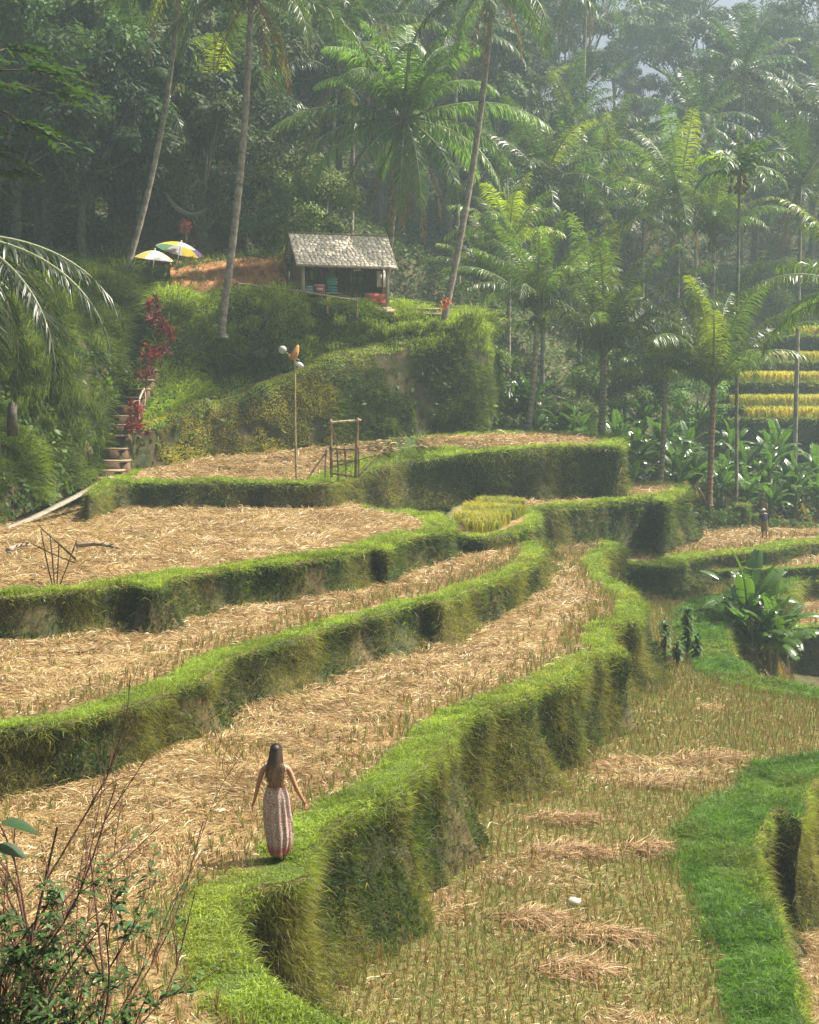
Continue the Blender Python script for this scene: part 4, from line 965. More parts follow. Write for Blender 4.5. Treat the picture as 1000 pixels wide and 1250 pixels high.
for x, c, l in ((3.3, (.5, .5, .42), 'left of the two small framed pictures on the hut back wall'), (3.75, (.45, .5, .5), 'right of the two small framed pictures on the hut back wall'), (1.6, (.30, .32, .25), 'dim framed picture above the crates in the hut')):
    thing1('framed_picture', inhut(x, DY - .09, 1.5), l, 'picture', poster(c, .34, .42), M_paint, 'pictures on the hut wall', rz=HY)
def shirts(mb):
    for i in range(7):
        x = -.8 + i * .26; c = [(.4, .1, .1), (.12, .14, .2), (.45, .4, .35), (.1, .2, .15), (.3, .12, .2), (.15, .15, .15), (.4, .3, .15)][i]
        box(mb, (x, 0, -.35), (.2, .05, .55), c); box(mb, (x, 0, -.12), (.32, .05, .14), c)
    tube(mb, [(-1, 0, 0), (1, 0, 0)], .015, 5, WL)
thing1('clothes_rail', inhut(1.05, 1.2, 2.0), 'rail of hanging cloths at the left inside the hut', 'clothes rail', shirts, M_cloth, rz=HY)

# ---------------------------------------------------------------- fence, walkway, steps, path
def bamboo(mb, a, b, r=.035, c=(.42, .33, .18), n=8):
    P = spline([a, (A(a) + A(b)) / 2 + rng.normal(0, .015, 3), b], n * 2); k = np.arange(len(P)); tube(mb, P, r * (1 + .12 * (k % 4 == 0)), 6, vary(np.tile(A(c), (len(P), 1)), .2) * (1 - .35 * (k % 4 == 0))[:, None])
f0 = W(290, 352, 68.4); fence = empty('bamboo_fence', f0, 'low bamboo rail fence on the slope edge before the hut', 'fence')
ln = [W(x, y, d) - f0 for x, y, d in ((290, 346, 68.4), (322, 350.5, 68.8), (363, 355, 69), (400, 361, 69), (436, 366.5, 69))]
mb = MB()
for a, b in zip(ln[:-1], ln[1:]): bamboo(mb, a, b, .045, (.45, .36, .24))
mb.build('rail', M_wood, fence)
for p in ln:
    mb = MB(); bamboo(mb, p - UP * .9, p + UP * .1, .05, (.36, .27, .16)); mb.build('post', M_wood, fence)
wk = empty('plank_walkway', W(510, 384, 72), 'pale plank walkway leading right from the hut floor to the leaning palm', 'walkway')
for x, y, z in ((0, 0, .28), (.1, -.3, .02)):
    part('plank', M_wood, wk, ((x, y, z), (2.4, .28, .09), WL * .9))
part('support', M_wood, wk, ((-1, .1, -.25), (.12, .5, .9), WD), ((1, .1, -.25), (.12, .5, .9), WD))
st = empty('earth_steps', W(135, 574, 57), 'steep flight of earth steps with pale treads climbing between the green banks', 'steps')
s0 = A(st.location)
for k, (x0, x1, y, D) in enumerate([(110, 141, 583, 56.3), (116, 146, 574, 57), (121, 152, 562, 57.8), (126, 151, 547, 58.6), (129, 154, 531, 59.4), (134, 160, 518, 60.1), (138, 164, 507, 60.8), (143, 170, 495, 61.5), (150, 173, 484, 62.2), (157, 178, 474, 62.9), (163, 184, 463, 63.6), (168, 190, 451, 64.3), (172, 195, 438, 65.1), (176, 198, 424, 65.9), (179, 200, 410, 66.6), (181, 202, 395, 67.4)]):
    a, b = W(x0, y, D), W(x1, y, D); c = (a + b) / 2 - s0; w_ = b[0] - a[0]
    mb = MB(); box(mb, c + A([0, .4, -.04]), (w_ * 1.2, .86, .07), A([.30, .23, .15]) * random.uniform(.85, 1.15)); box(mb, c + A([0, .5, -.5]), (w_ * 1.2 - .04, .8, .85), (.12, .07, .042)); mb.build('step', M_stone, st)
rl = [W(170, 505, 60.6), W(170, 488, 60.8), W(176, 474, 62), W(176, 488, 61.9)]
mb = MB(); q = rl[0] * 0
o = empty('hand_rail', rl[0], 'short wooden hand rail at the right of the earth steps', 'hand rail')
for a, b, nme in ((rl[0] - UP * .3, rl[1], 'post'), (rl[3] - UP * .3, rl[2], 'post'), (rl[1], rl[2], 'rail')):
    mb = MB(); bamboo(mb, a - rl[0], b - rl[0], .045, (.4, .32, .24)); mb.build(nme, M_wood, o)
pp = spline([W(-60, 672, 44.5), W(-10, 648, 47.2), W(30, 632, 49.3), W(65, 615, 51.5), W(100, 597, 54.3), W(126, 583, 56.2)], 40)
mb = MB(); tn = nrm(np.gradient(pp, axis=0)); sd_ = nrm(np.cross(tn, UP)); ww = (.13 + .03 * rng.random(40))[:, None]
pp = pp + sd_ * .35 + UP * .05
V = np.concatenate([pp - sd_ * ww - UP * .06, pp - sd_ * ww, pp + sd_ * ww, pp + sd_ * ww - UP * .06]); k = np.arange(39)
mb.add(V, [np.concatenate([np.c_[k + 40 * j, k + 40 * j + 1, k + 40 * (j + 1) + 1, k + 40 * (j + 1)] for j in range(3)])], vary(np.tile(A([.25, .21, .16]), (160, 1)), .12))
tag(mb.build('path', M_stone), kind='structure')
# soil faces near the parasols
ORS = ((.30, .14, .06), (.44, .23, .11))
patch([[(208, 362, 68.3), (260, 362, 69), (310, 362, 69.6), (352, 370, 70.4)], [(208, 345, 68.8), (260, 340, 69.4), (310, 334, 70), (352, 336, 70.8)], [(208, 330, 69.4), (260, 322, 70), (310, 318, 70.5), (350, 318, 71.5)], [(208, 322, 74), (260, 316, 75), (310, 314, 75), (350, 314, 76)]], seed=5, amp=.25, dens=.16, base=ORS)
patch([[(140, 345, 76), (190, 330, 77), (250, 318, 78), (300, 314, 78)], [(140, 290, 78), (190, 285, 78.6), (250, 282, 79), (300, 282, 80)], [(140, 255, 80), (190, 250, 80.5), (250, 252, 81), (300, 255, 82)], [(140, 248, 84), (190, 244, 85), (250, 246, 86), (300, 250, 86)]], seed=6, amp=.4, dens=.15, base=((.09, .05, .03), (.20, .10, .05)))
# ---------------------------------------------------------------- parasols
def parasol(p, R, label, cols, tilt, hgt=2.5):
    o = empty('parasol', p, label, 'parasol', 'parasols beside the steps'); n = 8
    for k in range(n):
        mb = MB(); V = []; a0, a1 = k * 2 * math.pi / n, (k + 1) * 2 * math.pi / n
        for i in range(5):
            r = R * i / 4; z = hgt - .42 * (i / 4) ** 1.7
            for j in range(5):
                a = a0 + (a1 - a0) * j / 4; s_ = 1 - .05 * math.sin(math.pi * j / 4) * i / 4; V.append([r * s_ * math.cos(a), r * s_ * math.sin(a), z])
        mb.add(V, [A([[5 * i + j, 5 * i + j + 1, 5 * i + j + 6, 5 * i + j + 5] for i in range(4) for j in range(4)])], cols[k % len(cols)])
        mb.build('canopy_panel', M_par, o)
    mb = MB(); tube(mb, [(0, 0, -.5), (0, 0, hgt)], .025, 8, (.6, .58, .52)); mb.build('pole', M_paint, o)
    mb = MB(); ellipsoid(mb, (0, 0, hgt + .04), (.05, .05, .08), (.6, .55, .5)); mb.build('finial', M_paint, o)
    o.rotation_euler = tilt; return o
M_par = leafmat('parasol_cloth', .35, .6, .3, (1, 1, 1))
parasol(W(209, 357, 71.5) , 1.25, 'open parasol with green, purple, white and yellow panels', [(.20, .42, .24), (.72, .70, .66), (.75, .60, .06), (.62, .62, .66), (.18, .36, .26), (.22, .12, .32), (.75, .6, .08), (.6, .6, .62)], (.22, -.06, 2.4), 2.6)
parasol(W(184, 362, 70.5), 1.0, 'smaller white and yellow parasol left of the colourful one', [(.75, .75, .70), (.72, .58, .14), (.78, .78, .76)], (.18, .05, .5), 2.3)
for x, y, D, s_, l in [(178, 352, 69.6, .17, 'leafy bush below the smaller parasol'), (196, 350, 70.2, .16, 'leafy bush between the two parasols'), (222, 352, 70.4, .18, 'leafy bush right below the colourful parasol'), (244, 356, 69.6, .15, 'leafy bush beside the foot of the orange bank')]:
    o = empty('garden_bush', W(x, y, D) - UP * .3, l, 'bush', 'bushes around the parasols', rz=x); o.scale = (s_, s_, s_ * 1.2)
    link('trunk', LT[4][1], o); link('crown', LT[4][0], o)
# pale dry frond above the parasols
mb = MB(); P = spline([W(202, 234, 75), W(210, 247, 75), W(222, 258, 75), W(238, 262, 75), W(254, 254, 75)], 24); o0 = P[0].copy(); P = P - o0
tube(mb, P, .05 + .10 * np.sin(np.linspace(0.1, 3.0, 24)), 6, (.16, .15, .11)); o = mb.build('dry_frond', M_wood); o.location = tuple(o0)
tag(o, 'pale curved dry palm leaf stalk hanging in the dark above the parasols', 'dry frond')

# ---------------------------------------------------------------- bamboo gate, pole with discs, stick frame, logs
g0 = W(422, 584, 57.6); o = empty('bamboo_gate', g0, 'rickety bamboo gate frame standing on the terrace rim', 'gate')
def gp(x, y, d=57.6): return W(x, y, d) - g0
for a, b, nme, r in [((405, 588), (404, 512), 'post', .05), ((434, 583), (437, 510), 'post', .05), ((401, 516), (441, 513), 'top_rail', .04), ((402, 547), (436, 549), 'rail', .035), ((404, 563), (434, 563), 'rail', .03), ((403, 571), (456, 556), 'rail', .028), ((406, 578), (434, 582), 'rail', .035),
                  ((413, 585), (411, 545), 'upright', .03), ((423, 583), (421, 545), 'upright', .03), ((438, 582), (438, 545), 'upright', .028), ((375, 585), (401, 548), 'brace', .03), ((438, 580), (467, 550), 'brace', .03), ((397, 583), (398, 548), 'upright', .025), ((408, 530), (412, 546), 'brace', .02)]:
    mb = MB(); bamboo(mb, gp(*a), gp(*b, 57.6 + (nme == 'brace') * .4), r * 1.3, (.26, .19, .11) if nme != 'top_rail' else (.5, .42, .28)); mb.build(nme, M_wood, o)
g0 = W(362, 590, 57.2); o = empty('bird_scarer_pole', g0, 'tall thin bamboo pole carrying a white disc and an orange vane', 'pole')
def gp(x, y, d=57.2): return W(x, y, d) - g0
mb = MB(); bamboo(mb, gp(362, 594), gp(360, 430), .045, (.36, .30, .15), 14); mb.build('pole', M_wood, o)
for x, y, r, nme, c in ((365.5, 445, .17, 'disc', (.8, .82, .85)), (345, 427, .17, 'disc', (.45, .47, .46))):
    mb = MB(); c0 = gp(x, y); nn = 16; V = [c0 + A([math.cos(a) * r * (1.05 if c[0] > .5 else 1), dy, math.sin(a) * r * (.62 if c[0] > .5 else 1) - math.cos(a) * r * (.4 if c[0] > .5 else 0)]) for dy in (-.015, .015) for a in np.arange(nn) * 2 * math.pi / nn] + [c0 + A([0, -.03, 0]), c0 + A([0, .03, 0])]
    mb.add(V, [A([[2 * nn, (j + 1) % nn, j] for j in range(nn)] + [[2 * nn + 1, nn + j, nn + (j + 1) % nn] for j in range(nn)]), A([[j, (j + 1) % nn, nn + (j + 1) % nn, nn + j] for j in range(nn)])], c); mb.build(nme, M_paint, o)
mb = MB(); tube(mb, spline([gp(352, 434), gp(357, 436), gp(361, 430), gp(364, 421)], 10), [.03, .07, .11, .13, .15, .15, .14, .12, .08, .03], 5, (.50, .24, .09)); mb.build('vane', M_wood, o)
mb = MB(); bamboo(mb, gp(345, 427), gp(366, 440), .02); mb.build('cross_arm', M_wood, o)
g0 = atz(68, 716, -4.62); D_ = g0[1]; o = empty('stick_frame', g0, 'crossed dark sticks standing on the grassy rim at the left', 'stick frame')
for a, b in [((66, 722), (50, 646)), ((67, 722), (61, 651)), ((69, 722), (72, 661)), ((70, 722), (94, 659)), ((47, 641), (94, 685)), ((51, 646), (93, 682)), ((40, 664), (92, 687))]:
    mb = MB(); bamboo(mb, W(*a, D_) - g0, W(*b, D_ + .2) - g0, .016, (.12, .08, .05)); mb.build('stick', M_wood, o)
for a, b, l in [((10, 672), (38, 666), 'short dark dry branch lying on the straw at the left edge'), ((94, 666), (146, 669), 'long grey dry branch lying on the straw behind the stick frame')]:
    p0, p1 = atz(*a, -4.52), atz(*b, -4.52); mb = MB(); tube(mb, spline([p0 - p0, (p1 - p0) * .5 + UP * .08, p1 - p0], 12), np.linspace(.085, .03, 12), 7, (.24, .19, .15), jit=.3)
    for t_ in (.3, .5, .75): tube(mb, [(p1 - p0) * t_ + UP * .05, (p1 - p0) * (t_ + .1) + A([.1, -.25, .15])], [.03, .01], 5, (.22, .17, .13))
    q_ = mb.build('dry_branch', M_bark); q_.location = tuple(p0); tag(q_, l, 'branch')
p0 = W(15, 505, 49.6); thing1('cut_stump', p0, 'grey cut stump in the tall grass of the left bank', 'stump', lambda mb: (tube(mb, [(0, 0, -.8), (0, 0, .0), (.02, 0, .4)], [.2, .16, .15], 10, (.09, .08, .065), jit=.15)), M_bark)
p0 = atz(183, 1068, -6.72); thing1('wooden_stake', p0, 'short broken stake standing in the straw left of the woman', 'stake', lambda mb: tube(mb, [(0, 0, -.1), (0, 0, .12), (.02, 0, .24)], [.02, .018, .012], 6, (.12, .07, .04)), M_wood)

# ---------------------------------------------------------------- red cordylines and flowers
def cordy(H=.9, n=26, L=.38, col=A([.15, .018, .028])):
    mb = MB(); s = MB()
    for q in range(3):
        a = q * 2.1 + random.random(); e = A([math.cos(a) * .22, math.sin(a) * .22, H * random.uniform(.6, 1)]); tube(s, [(0, 0, -.3), (e[0] * .5, e[1] * .5, e[2] * .5), e], [.025, .02, .014], 5, (.2, .14, .1))
        az = rng.random(n) * 6.28; el = rng.random(n) * 1.9 - .5; d = np.c_[np.cos(az) * np.cos(el), np.sin(az) * np.cos(el), np.sin(el)]
        d2 = nrm(d - UP * .5); w = nrm(np.cross(d, rdir(n))); l = (L * (.7 + .5 * rng.random(n)))[:, None]
        P = e - UP * (rng.random(n) * H * .5)[:, None] * .8
        c = vary(mixc(col * .6, col * 1.7, rng.random(n)), .3); g = rng.random(n) < .12; c[g] = A([.12, .06, .04])
        blades(mb, P, d * l * .5, d2 * l * .5, w * .045, c)
    return mb.mesh('red_leaves', M_shrub), s.mesh('red_stems', M_bark)
CDY = [cordy(), cordy(1.1, 30, .42, A([.19, .028, .03])), cordy(.7, 22, .34, A([.13, .02, .04]))]
def put_cordy(x, y, D, k, sc, label, group='red leaved plants beside the steps'):
    o = empty('red_cordyline', W(x, y, D), label, 'plant', group, rz=random.random() * 6); o.scale = (sc,) * 3
    link('stem', CDY[k][1], o); link('foliage', CDY[k][0], o)
for x, y, D, k, s_, l in [(186, 392, 65, 1, 1.1, 'topmost red leaved plant in the row right of the steps'), (192, 408, 64.5, 0, 1.1, 'bright red plant just below the topmost one by the steps'), (204, 424, 64.5, 1, 1.15, 'red plant bulging farthest right above the steps'), (196, 440, 64, 2, 1.2, 'dark red plant in the middle of the row by the steps'), (182, 452, 63, 0, 1.2, 'rusty red plant above the hand rail'),
                          (177, 470, 62.2, 2, 1.2, 'lowest rusty plant right behind the hand rail'), (167, 518, 60, 1, .95, 'crimson plant beside the middle of the steps'), (163, 536, 59.3, 0, 1.0, 'purple red plant beside the lower steps'), (176, 538, 59.6, 2, .9, 'small purple plant to the right of the lower steps')]:
    put_cordy(x, y, D, k, s_, l)
put_cordy(228, 290, 73, 1, .85, 'single pink red plant behind the parasols', None)
def flower(mb):
    for i in range(16):
        a = i * 2.4; e = A([math.cos(a) * .32 * (i / 16) ** .5, -.1 + math.sin(a) * .12, .25 * math.sin(a * 1.7)]); 
        for q in range(6): 
            d = rdir(1)[0]; blades(mb, e[None], d[None] * .07, d[None] * .06, nrm(np.cross(d, UP))[None] * .035, A([[.75, .16, .05]]) * random.uniform(.7, 1.2))
thing1('orange_orchid', W(543, 372, 70.4), 'orange red flowers tied to the foot of the slim leaning palm', 'flowers', flower, M_shrub)

# ---------------------------------------------------------------- small plants on the right field
def leafy_stem(H, n, L, w_, col):
    mb = MB(); s = MB()
    tube(s, [(0, 0, -.1), (.03, 0, H * .5), (0, .02, H)], [.05, .04, .02], 6, (.16, .13, .08))
    z = rng.random(n) ** .8 * H * .95 + .1; az = rng.random(n) * 6.28; el = rng.random(n) * 1.0 - .1 + (z > H * .9) * .4
    d = np.c_[np.cos(az) * np.cos(el), np.sin(az) * np.cos(el), np.sin(el)]; l = (L * (.6 + .6 * rng.random(n)))[:, None]; sdv = nrm(np.cross(d, UP))
    blades(mb, np.c_[0 * z, 0 * z, z], d * l * .5, nrm(d - UP * 1.1) * l * .5, sdv * w_, vary(np.tile(A(col), (n, 1)), .35), wmid=1.15)
    return mb, s
def put_stem(x, y, z, H, n, L, w_, col, label, group=None, name='leafy_plant'):
    o = empty(name, atz(x, y, z), label, 'plant', group); a, b = leafy_stem(H, n, L, w_, col); b.build('stem', M_bark, o); a.build('leaves', M_shrub, o)
for x, y, H, n, l in [(839, 800, 1.5, 110, 'tallest dark leafy plant of the clump on the right field edge'), (811, 806, 1.15, 70, 'slender dark leafy plant at the left of the field clump'), (850, 806, .7, 60, 'low dark plant at the right of the field clump'), (826, 810, .55, 60, 'low dark plant in the middle of the field clump'), (798, 806, .45, 40, 'smallest plant left of the slender one')]:
    put_stem(x, y, -8.75, H, int(n * 1.5), .34, .045, (.06, .12, .035), l, 'dark leafy plants on the right field edge')
for k in range(14):
    x, D = 870 + k * 11 + random.uniform(-4, 4), 76.5 + random.uniform(0, 2.5); p = aty(x, 480, D)
    o = empty('roadside_bush', (p[0], D, hz1(p[0], D) - .1), ('first', 'second', 'third', 'fourth', 'fifth', 'sixth', 'seventh', 'eighth', 'ninth', 'tenth', 'eleventh', 'twelfth', 'thirteenth', 'last')[k] + ' leafy bush from the left in the hedge behind the walking man', 'bush', 'bushes behind the walking man', rz=k); o.scale = (.16, .16, .2)
    link('trunk', LT[4][1], o); link('crown', LT[4][0], o)

# ---------------------------------------------------------------- ripe rice (golden)
RB = MB()
def rice(P, h, c0, c1):
    n = len(P); d = nrm(UP + .25 * rdir(n)); L = (h * (.75 + .4 * rng.random(n)))[:, None] if np.ndim(h) else h * (.75 + .4 * rng.random((n, 1)))
    a = rng.random(n) * 6.28; e = nrm(d + .9 * np.c_[np.cos(a), np.sin(a), -.5 + 0 * a])
    blades(RB, P, d * L * .7, e * L * .35, np.c_[-np.sin(a), np.cos(a), 0 * a] * (.010 * size_lod(P))[:, None], vary(mixc(c0, c1, noise(P, .8, 120, 2) * 1.6 - .3), .25))
B_, zf = T5b
lo, hi = B_[:, :2].min(0), B_[:, :2].max(0); Q = lo + rng.random((30000, 2)) * (hi - lo); Q = Q[inpoly(Q, B_)]
dd = np.array([np.min(np.sum((B_[:, :2] - q) ** 2, 1)) for q in Q]) ** .5; Q = Q[dd > .2 + 1.3 * noise(np.c_[Q, 0 * Q[:, 0]], .9, 5)]
rice(np.c_[Q, zf(Q)], .3 + .45 * noise(np.c_[Q, 0 * Q[:, 0]], .7, 6, 2), (.20, .24, .05), (.42, .36, .06))
for k, (x0, yb, D) in enumerate([(905, 511, 101), (893, 496, 103.5), (900, 467, 107), (928, 442, 110), (968, 410, 114)]):
    z = aty(900, yb, D)[2]; xa = aty(x0, yb, D)[0] - .5
    xs = np.linspace(xa, 48, 7); fr = [('w', x, D + .6 * math.sin(x * .35 + k) - .9, z, .5) for x in xs]
    terrace(fr + [('w', 48, D + 7, z, 0), ('w', xa, D + 7, z, .3)], foot=z - 2.6, lip=.5, seed=20 + k, step=.6, flare=.1, yel=.05, mode='none', lipcol=G_MID)
    n = 9000; Q = np.c_[xa + 1.0 + rng.random(n) * (47 - xa), D + .1 + rng.random(n) * 3.0, np.full(n, z)]; Q[:, 1] += .6 * np.sin(Q[:, 0] * .35 + k)
    rice(Q, .98, (.34, .34, .06), (.56, .48, .09))
tag(RB.build('ripe_rice', M_grass), 'ripe golden rice standing on the small paddy and the far terraces', 'rice', kind='stuff')
patch([[(870, 412, 117), (930, 410, 117), (1010, 405, 117), (1120, 405, 117)], [(870, 370, 119), (930, 368, 119), (1010, 366, 119), (1120, 366, 119)], [(872, 336, 121), (930, 333, 121), (1010, 333, 121), (1120, 333, 121)], [(874, 331, 127), (930, 329, 127), (1010, 328, 127), (1120, 328, 127)]], seed=8, amp=.6, brightf=.25, dens=1.6)

# long grass spilling over the corner of the big bank and tufts along the slopes
def tufts(x0, x1, y0, y1, D0, D1, n, L, c0=G_MID, c1=G_BRIGHT):
    for _ in range(n):
        t_ = random.random(); p = W(x0 + (x1 - x0) * t_, y0 + (y1 - y0) * random.random(), D0 + (D1 - D0) * t_ - .2); m_ = 60
        P = np.tile(p, (m_, 1)) + rng.normal(0, .14, (m_, 3)) * A([1, 1, .3])
        grass_on(GWALL, P, np.tile(A([0, -1., .3]), (m_, 1)), L * (.5 + .8 * rng.random(m_)), .03, vary(mixc(c0, c1, rng.random(m_)), .3), up=1, out=.25, jit=.55, droop=1.4)
tufts(560, 592, 392, 440, 70.3, 71.6, 30, 1.1)
tufts(420, 560, 396, 412, 69.5, 71, 30, .6)
tufts(0, 120, 420, 600, 50.5, 57, 60, 1.0, G_DARK, G_MID * 1.3)
tufts(-20, 90, 340, 440, 55, 60, 30, 1.0)
tufts(195, 420, 372, 440, 66.3, 68.7, 36, .7)
# ---------------------------------------------------------------- straw heaps on the lower right field
def heap(x, y, L, w_, h, rz, label):
    global SB
    keep = SB; SB = MB(); n = int(1100 * L * w_ + 300); w_ *= random.uniform(1.2, 2.4); h *= .7
    u = rng.normal(0, .42, n) * L; v = rng.normal(0, .3, n) * w_; hh = h * np.exp(-(u / L) ** 2 * 2 - (v / w_) ** 2 * 3)
    a = rng.normal(random.uniform(-.5, .5), .8, n); d = np.c_[np.cos(a), np.sin(a), -.3 * u / L + rng.normal(0, .15, n)]; e = nrm(d + rng.normal(0, .3, (n, 3)) - UP * .3); l = (.16 + .2 * rng.random(n))[:, None]
    c = mixc((.24, .145, .07), (.58, .42, .23), rng.random(n)); k = rng.random(n) < .2; c[k] *= .5
    blades(SB, np.c_[u, v, hh * (.6 + .5 * rng.random(n))], nrm(d) * l, e * l, np.c_[-np.sin(a), np.cos(a), rng.normal(0, .5, n)] * .007, vary(c, .2))
    b = SB; SB = keep
    o = b.build('straw_heap', M_straw); o.location = tuple(atz(x, y, -8.8)); o.rotation_euler = (0, 0, rz); tag(o, label, 'straw heap', 'straw heaps on the lower right field')
for a in [(735, 1142, 1.0, .3, .14, -.05, 'dark edged straw heap right of the middle of the lower field'), (655, 1122, .9, .3, .13, -.12, 'straw heap on the left of the dark edged one'), (700, 1182, .8, .3, .10, .1, 'straw heap nearest the bottom of the lower field'), (790, 1035, .7, .3, .10, .05, 'small straw heap close to the grassy rim of the lower field'), (700, 1040, 1.1, .35, .12, .0, 'broad straw heap in the middle of the lower field'), (800, 957, .8, .3, .12, .05, 'straw heap farthest up the lower field'), (690, 1000, 1.0, .3, .1, .08, 'flat straw heap below the big curved wall'), (870, 925, 1.3, .5, .12, .1, 'wide straw heap where the lower field bends right')]: heap(*a)
p0 = atz(701, 1104, -8.72); thing1('crumpled_bag', p0, 'small white crumpled scrap lying on the straw', 'scrap', lambda mb: ellipsoid(mb, (0, 0, .05), (.11, .08, .07), (.62, .58, .48), 9, 7, jit=.5), M_paint)

# ---------------------------------------------------------------- left foreground: twiggy shrubs and the overhanging tree
def big_leaf(mb, P, d, L, w_, c, n=5):
    d = nrm(A(d)); sdv = nrm(np.cross(d, UP) + .3 * rdir(1)[0]); nn = nrm(np.cross(sdv, d)); V = []
    for i in range(n + 1):
        s_ = i / n; r = w_ * math.sin(math.pi * min(1, s_ * .93 + .05)) ** .8; c0 = A(P) + d * L * s_ - UP * L * .25 * s_ ** 2
        V += [c0 - sdv * r + nn * r * .25, c0, c0 + sdv * r + nn * r * .25]
    mb.add(V, [A([[3 * i + j, 3 * i + j + 1, 3 * i + j + 4, 3 * i + j + 3] for i in range(n) for j in (0, 1)])], c)
def twigs(root, targets, label, nleaf, r0=.02, tcol=(.11, .055, .04), lcol=(.05, .10, .025), spread=.5, zleaf=1e9):
    o = empty('twiggy_shrub', root, label, 'shrub'); s = MB(); lf = MB()
    def grow(p, q, r, dep):
        P = spline([p, (p + q) / 2 + rng.normal(0, .07, 3) * np.linalg.norm(q - p), q], 7); tube(s, P, np.linspace(r, r * .5, 7), 4, A(tcol) * random.uniform(.7, 1.4), cap=False)
        dirn = q - p; Ln = np.linalg.norm(dirn)
        if dep > 0:
            for k in range(5):
                t_ = random.uniform(.25, 1); b = P[int(t_ * 6)]; e = b + (nrm(dirn) * .6 + rdir(1)[0] * spread + UP * .1) * Ln * random.uniform(.35, .6); grow(b, e, r * .5, dep - 1)
        else:
            tips.append((P[3], P[6]))
    tips = []
    for q in targets: grow(rng.normal(0, .15, 3) * A([1, 1, 0]), A(q) - A(root), r0, 3)
    s.build('twigs', M_bark, o)
    for a, b in tips:
        for k in range(nleaf):
            t_ = random.random(); p = a + (b - a) * t_
            if p[2] + root[2] > zleaf + random.gauss(0, .35): continue
            big_leaf(lf, p, rdir(1, -.4, .6)[0], random.uniform(.05, .10), .018, A(lcol) * random.uniform(.4, 1.5), 3)
    return o, lf
rt = atz(-60, 1560, -6.7); sh, lf = twigs(rt, [W(20, 1080, 11), W(70, 1010, 11.5), W(110, 1040, 11.3), W(60, 1160, 10.5), W(100, 1210, 10.6), W(10, 1200, 10.2), W(-10, 1050, 10.4), W(90, 1100, 11.6), W(40, 1130, 10.3)], 'twiggy reddish brown shrub with small leaves at the lower left corner', 2, zleaf=-4.2)
for x, y, L, w_, dx in [(2, 1005, .28, .085, 1), (-8, 1035, .25, .08, .8), (92, 1088, .2, .06, .9), (128, 1106, .2, .05, .7), (150, 1128, .16, .04, 1), (84, 1070, .16, .05, .2), (0, 1120, .2, .06, 1)]:
    p = W(x, y, 10.6) - rt; big_leaf(lf, p, (dx, .1, -.1), L, w_, A([.03, .075, .02]) * random.uniform(.8, 1.5), 7)
lf.build('leaves', M_shrub, sh)
rt = atz(30, 1640, -6.7); sh, lf = twigs(rt, [W(30, 1230, 9.6), W(90, 1240, 9.8), W(125, 1230, 10), W(-10, 1240, 9.4), W(100, 1180, 10.3), W(60, 1190, 10)], 'dense leafy low shrub at the very bottom left corner', 6)
lf.build('leaves', M_shrub, sh)
# overhanging tree at the left edge, compound leaves
b0 = aty(-95, 480, 37); b0 = A([b0[0], 37, hz1(b0[0], 37)]); o = empty('overhanging_tree', b0, 'dark tree outside the left edge reaching in with large compound leaves', 'tree')
mb = MB(); tp = W(-80, 120, 37) - b0; tube(mb, spline([(0, 0, -1), (.2, 0, 2), tp * .6 + A([.3, 0, 0]), tp], 14), np.linspace(.28, .1, 14), 8, (.10, .08, .06)); lf = MB()
for ex, ey, eD in [(70, 85, 37), (110, 115, 37.6), (60, 150, 36.4), (20, 110, 36), (30, 190, 37), (90, 165, 38), (-5, 60, 37), (50, 60, 38.2), (0, 150, 36.2), (100, 90, 38.5), (-10, 230, 36.5), (40, 215, 37.5)]:
    e = W(ex - 45, ey, eD) - b0; P = spline([tp * random.uniform(.8, 1), (tp + e) / 2 + UP * .2, e], 8); tube(mb, P, np.linspace(.06, .02, 8), 5, (.10, .08, .06))
    for q in range(3):
        a = random.uniform(-.5, .5) + (q - 1) * .7; d0 = A([math.cos(a), -math.sin(a) * .6, random.uniform(-.15, .2)]); R_ = spline([e, e + d0 * .6, e + d0 * 1.25 - UP * .25], 8); tube(mb, R_, .012, 4, (.08, .12, .04), cap=False)
        for k in range(1, 8):
            for sgn in ((-1, 1) if k < 7 else (0,)):
                sv = nrm(np.cross(d0, UP)); big_leaf(lf, R_[k], nrm(d0 * .6 + sv * sgn + UP * random.uniform(-.1, .5)), .38, .085, A([.03, .07, .02]) * random.uniform(.7, 1.6), 4)
mb.build('trunk', M_bark, o); lf.build('foliage', M_shrub, o)

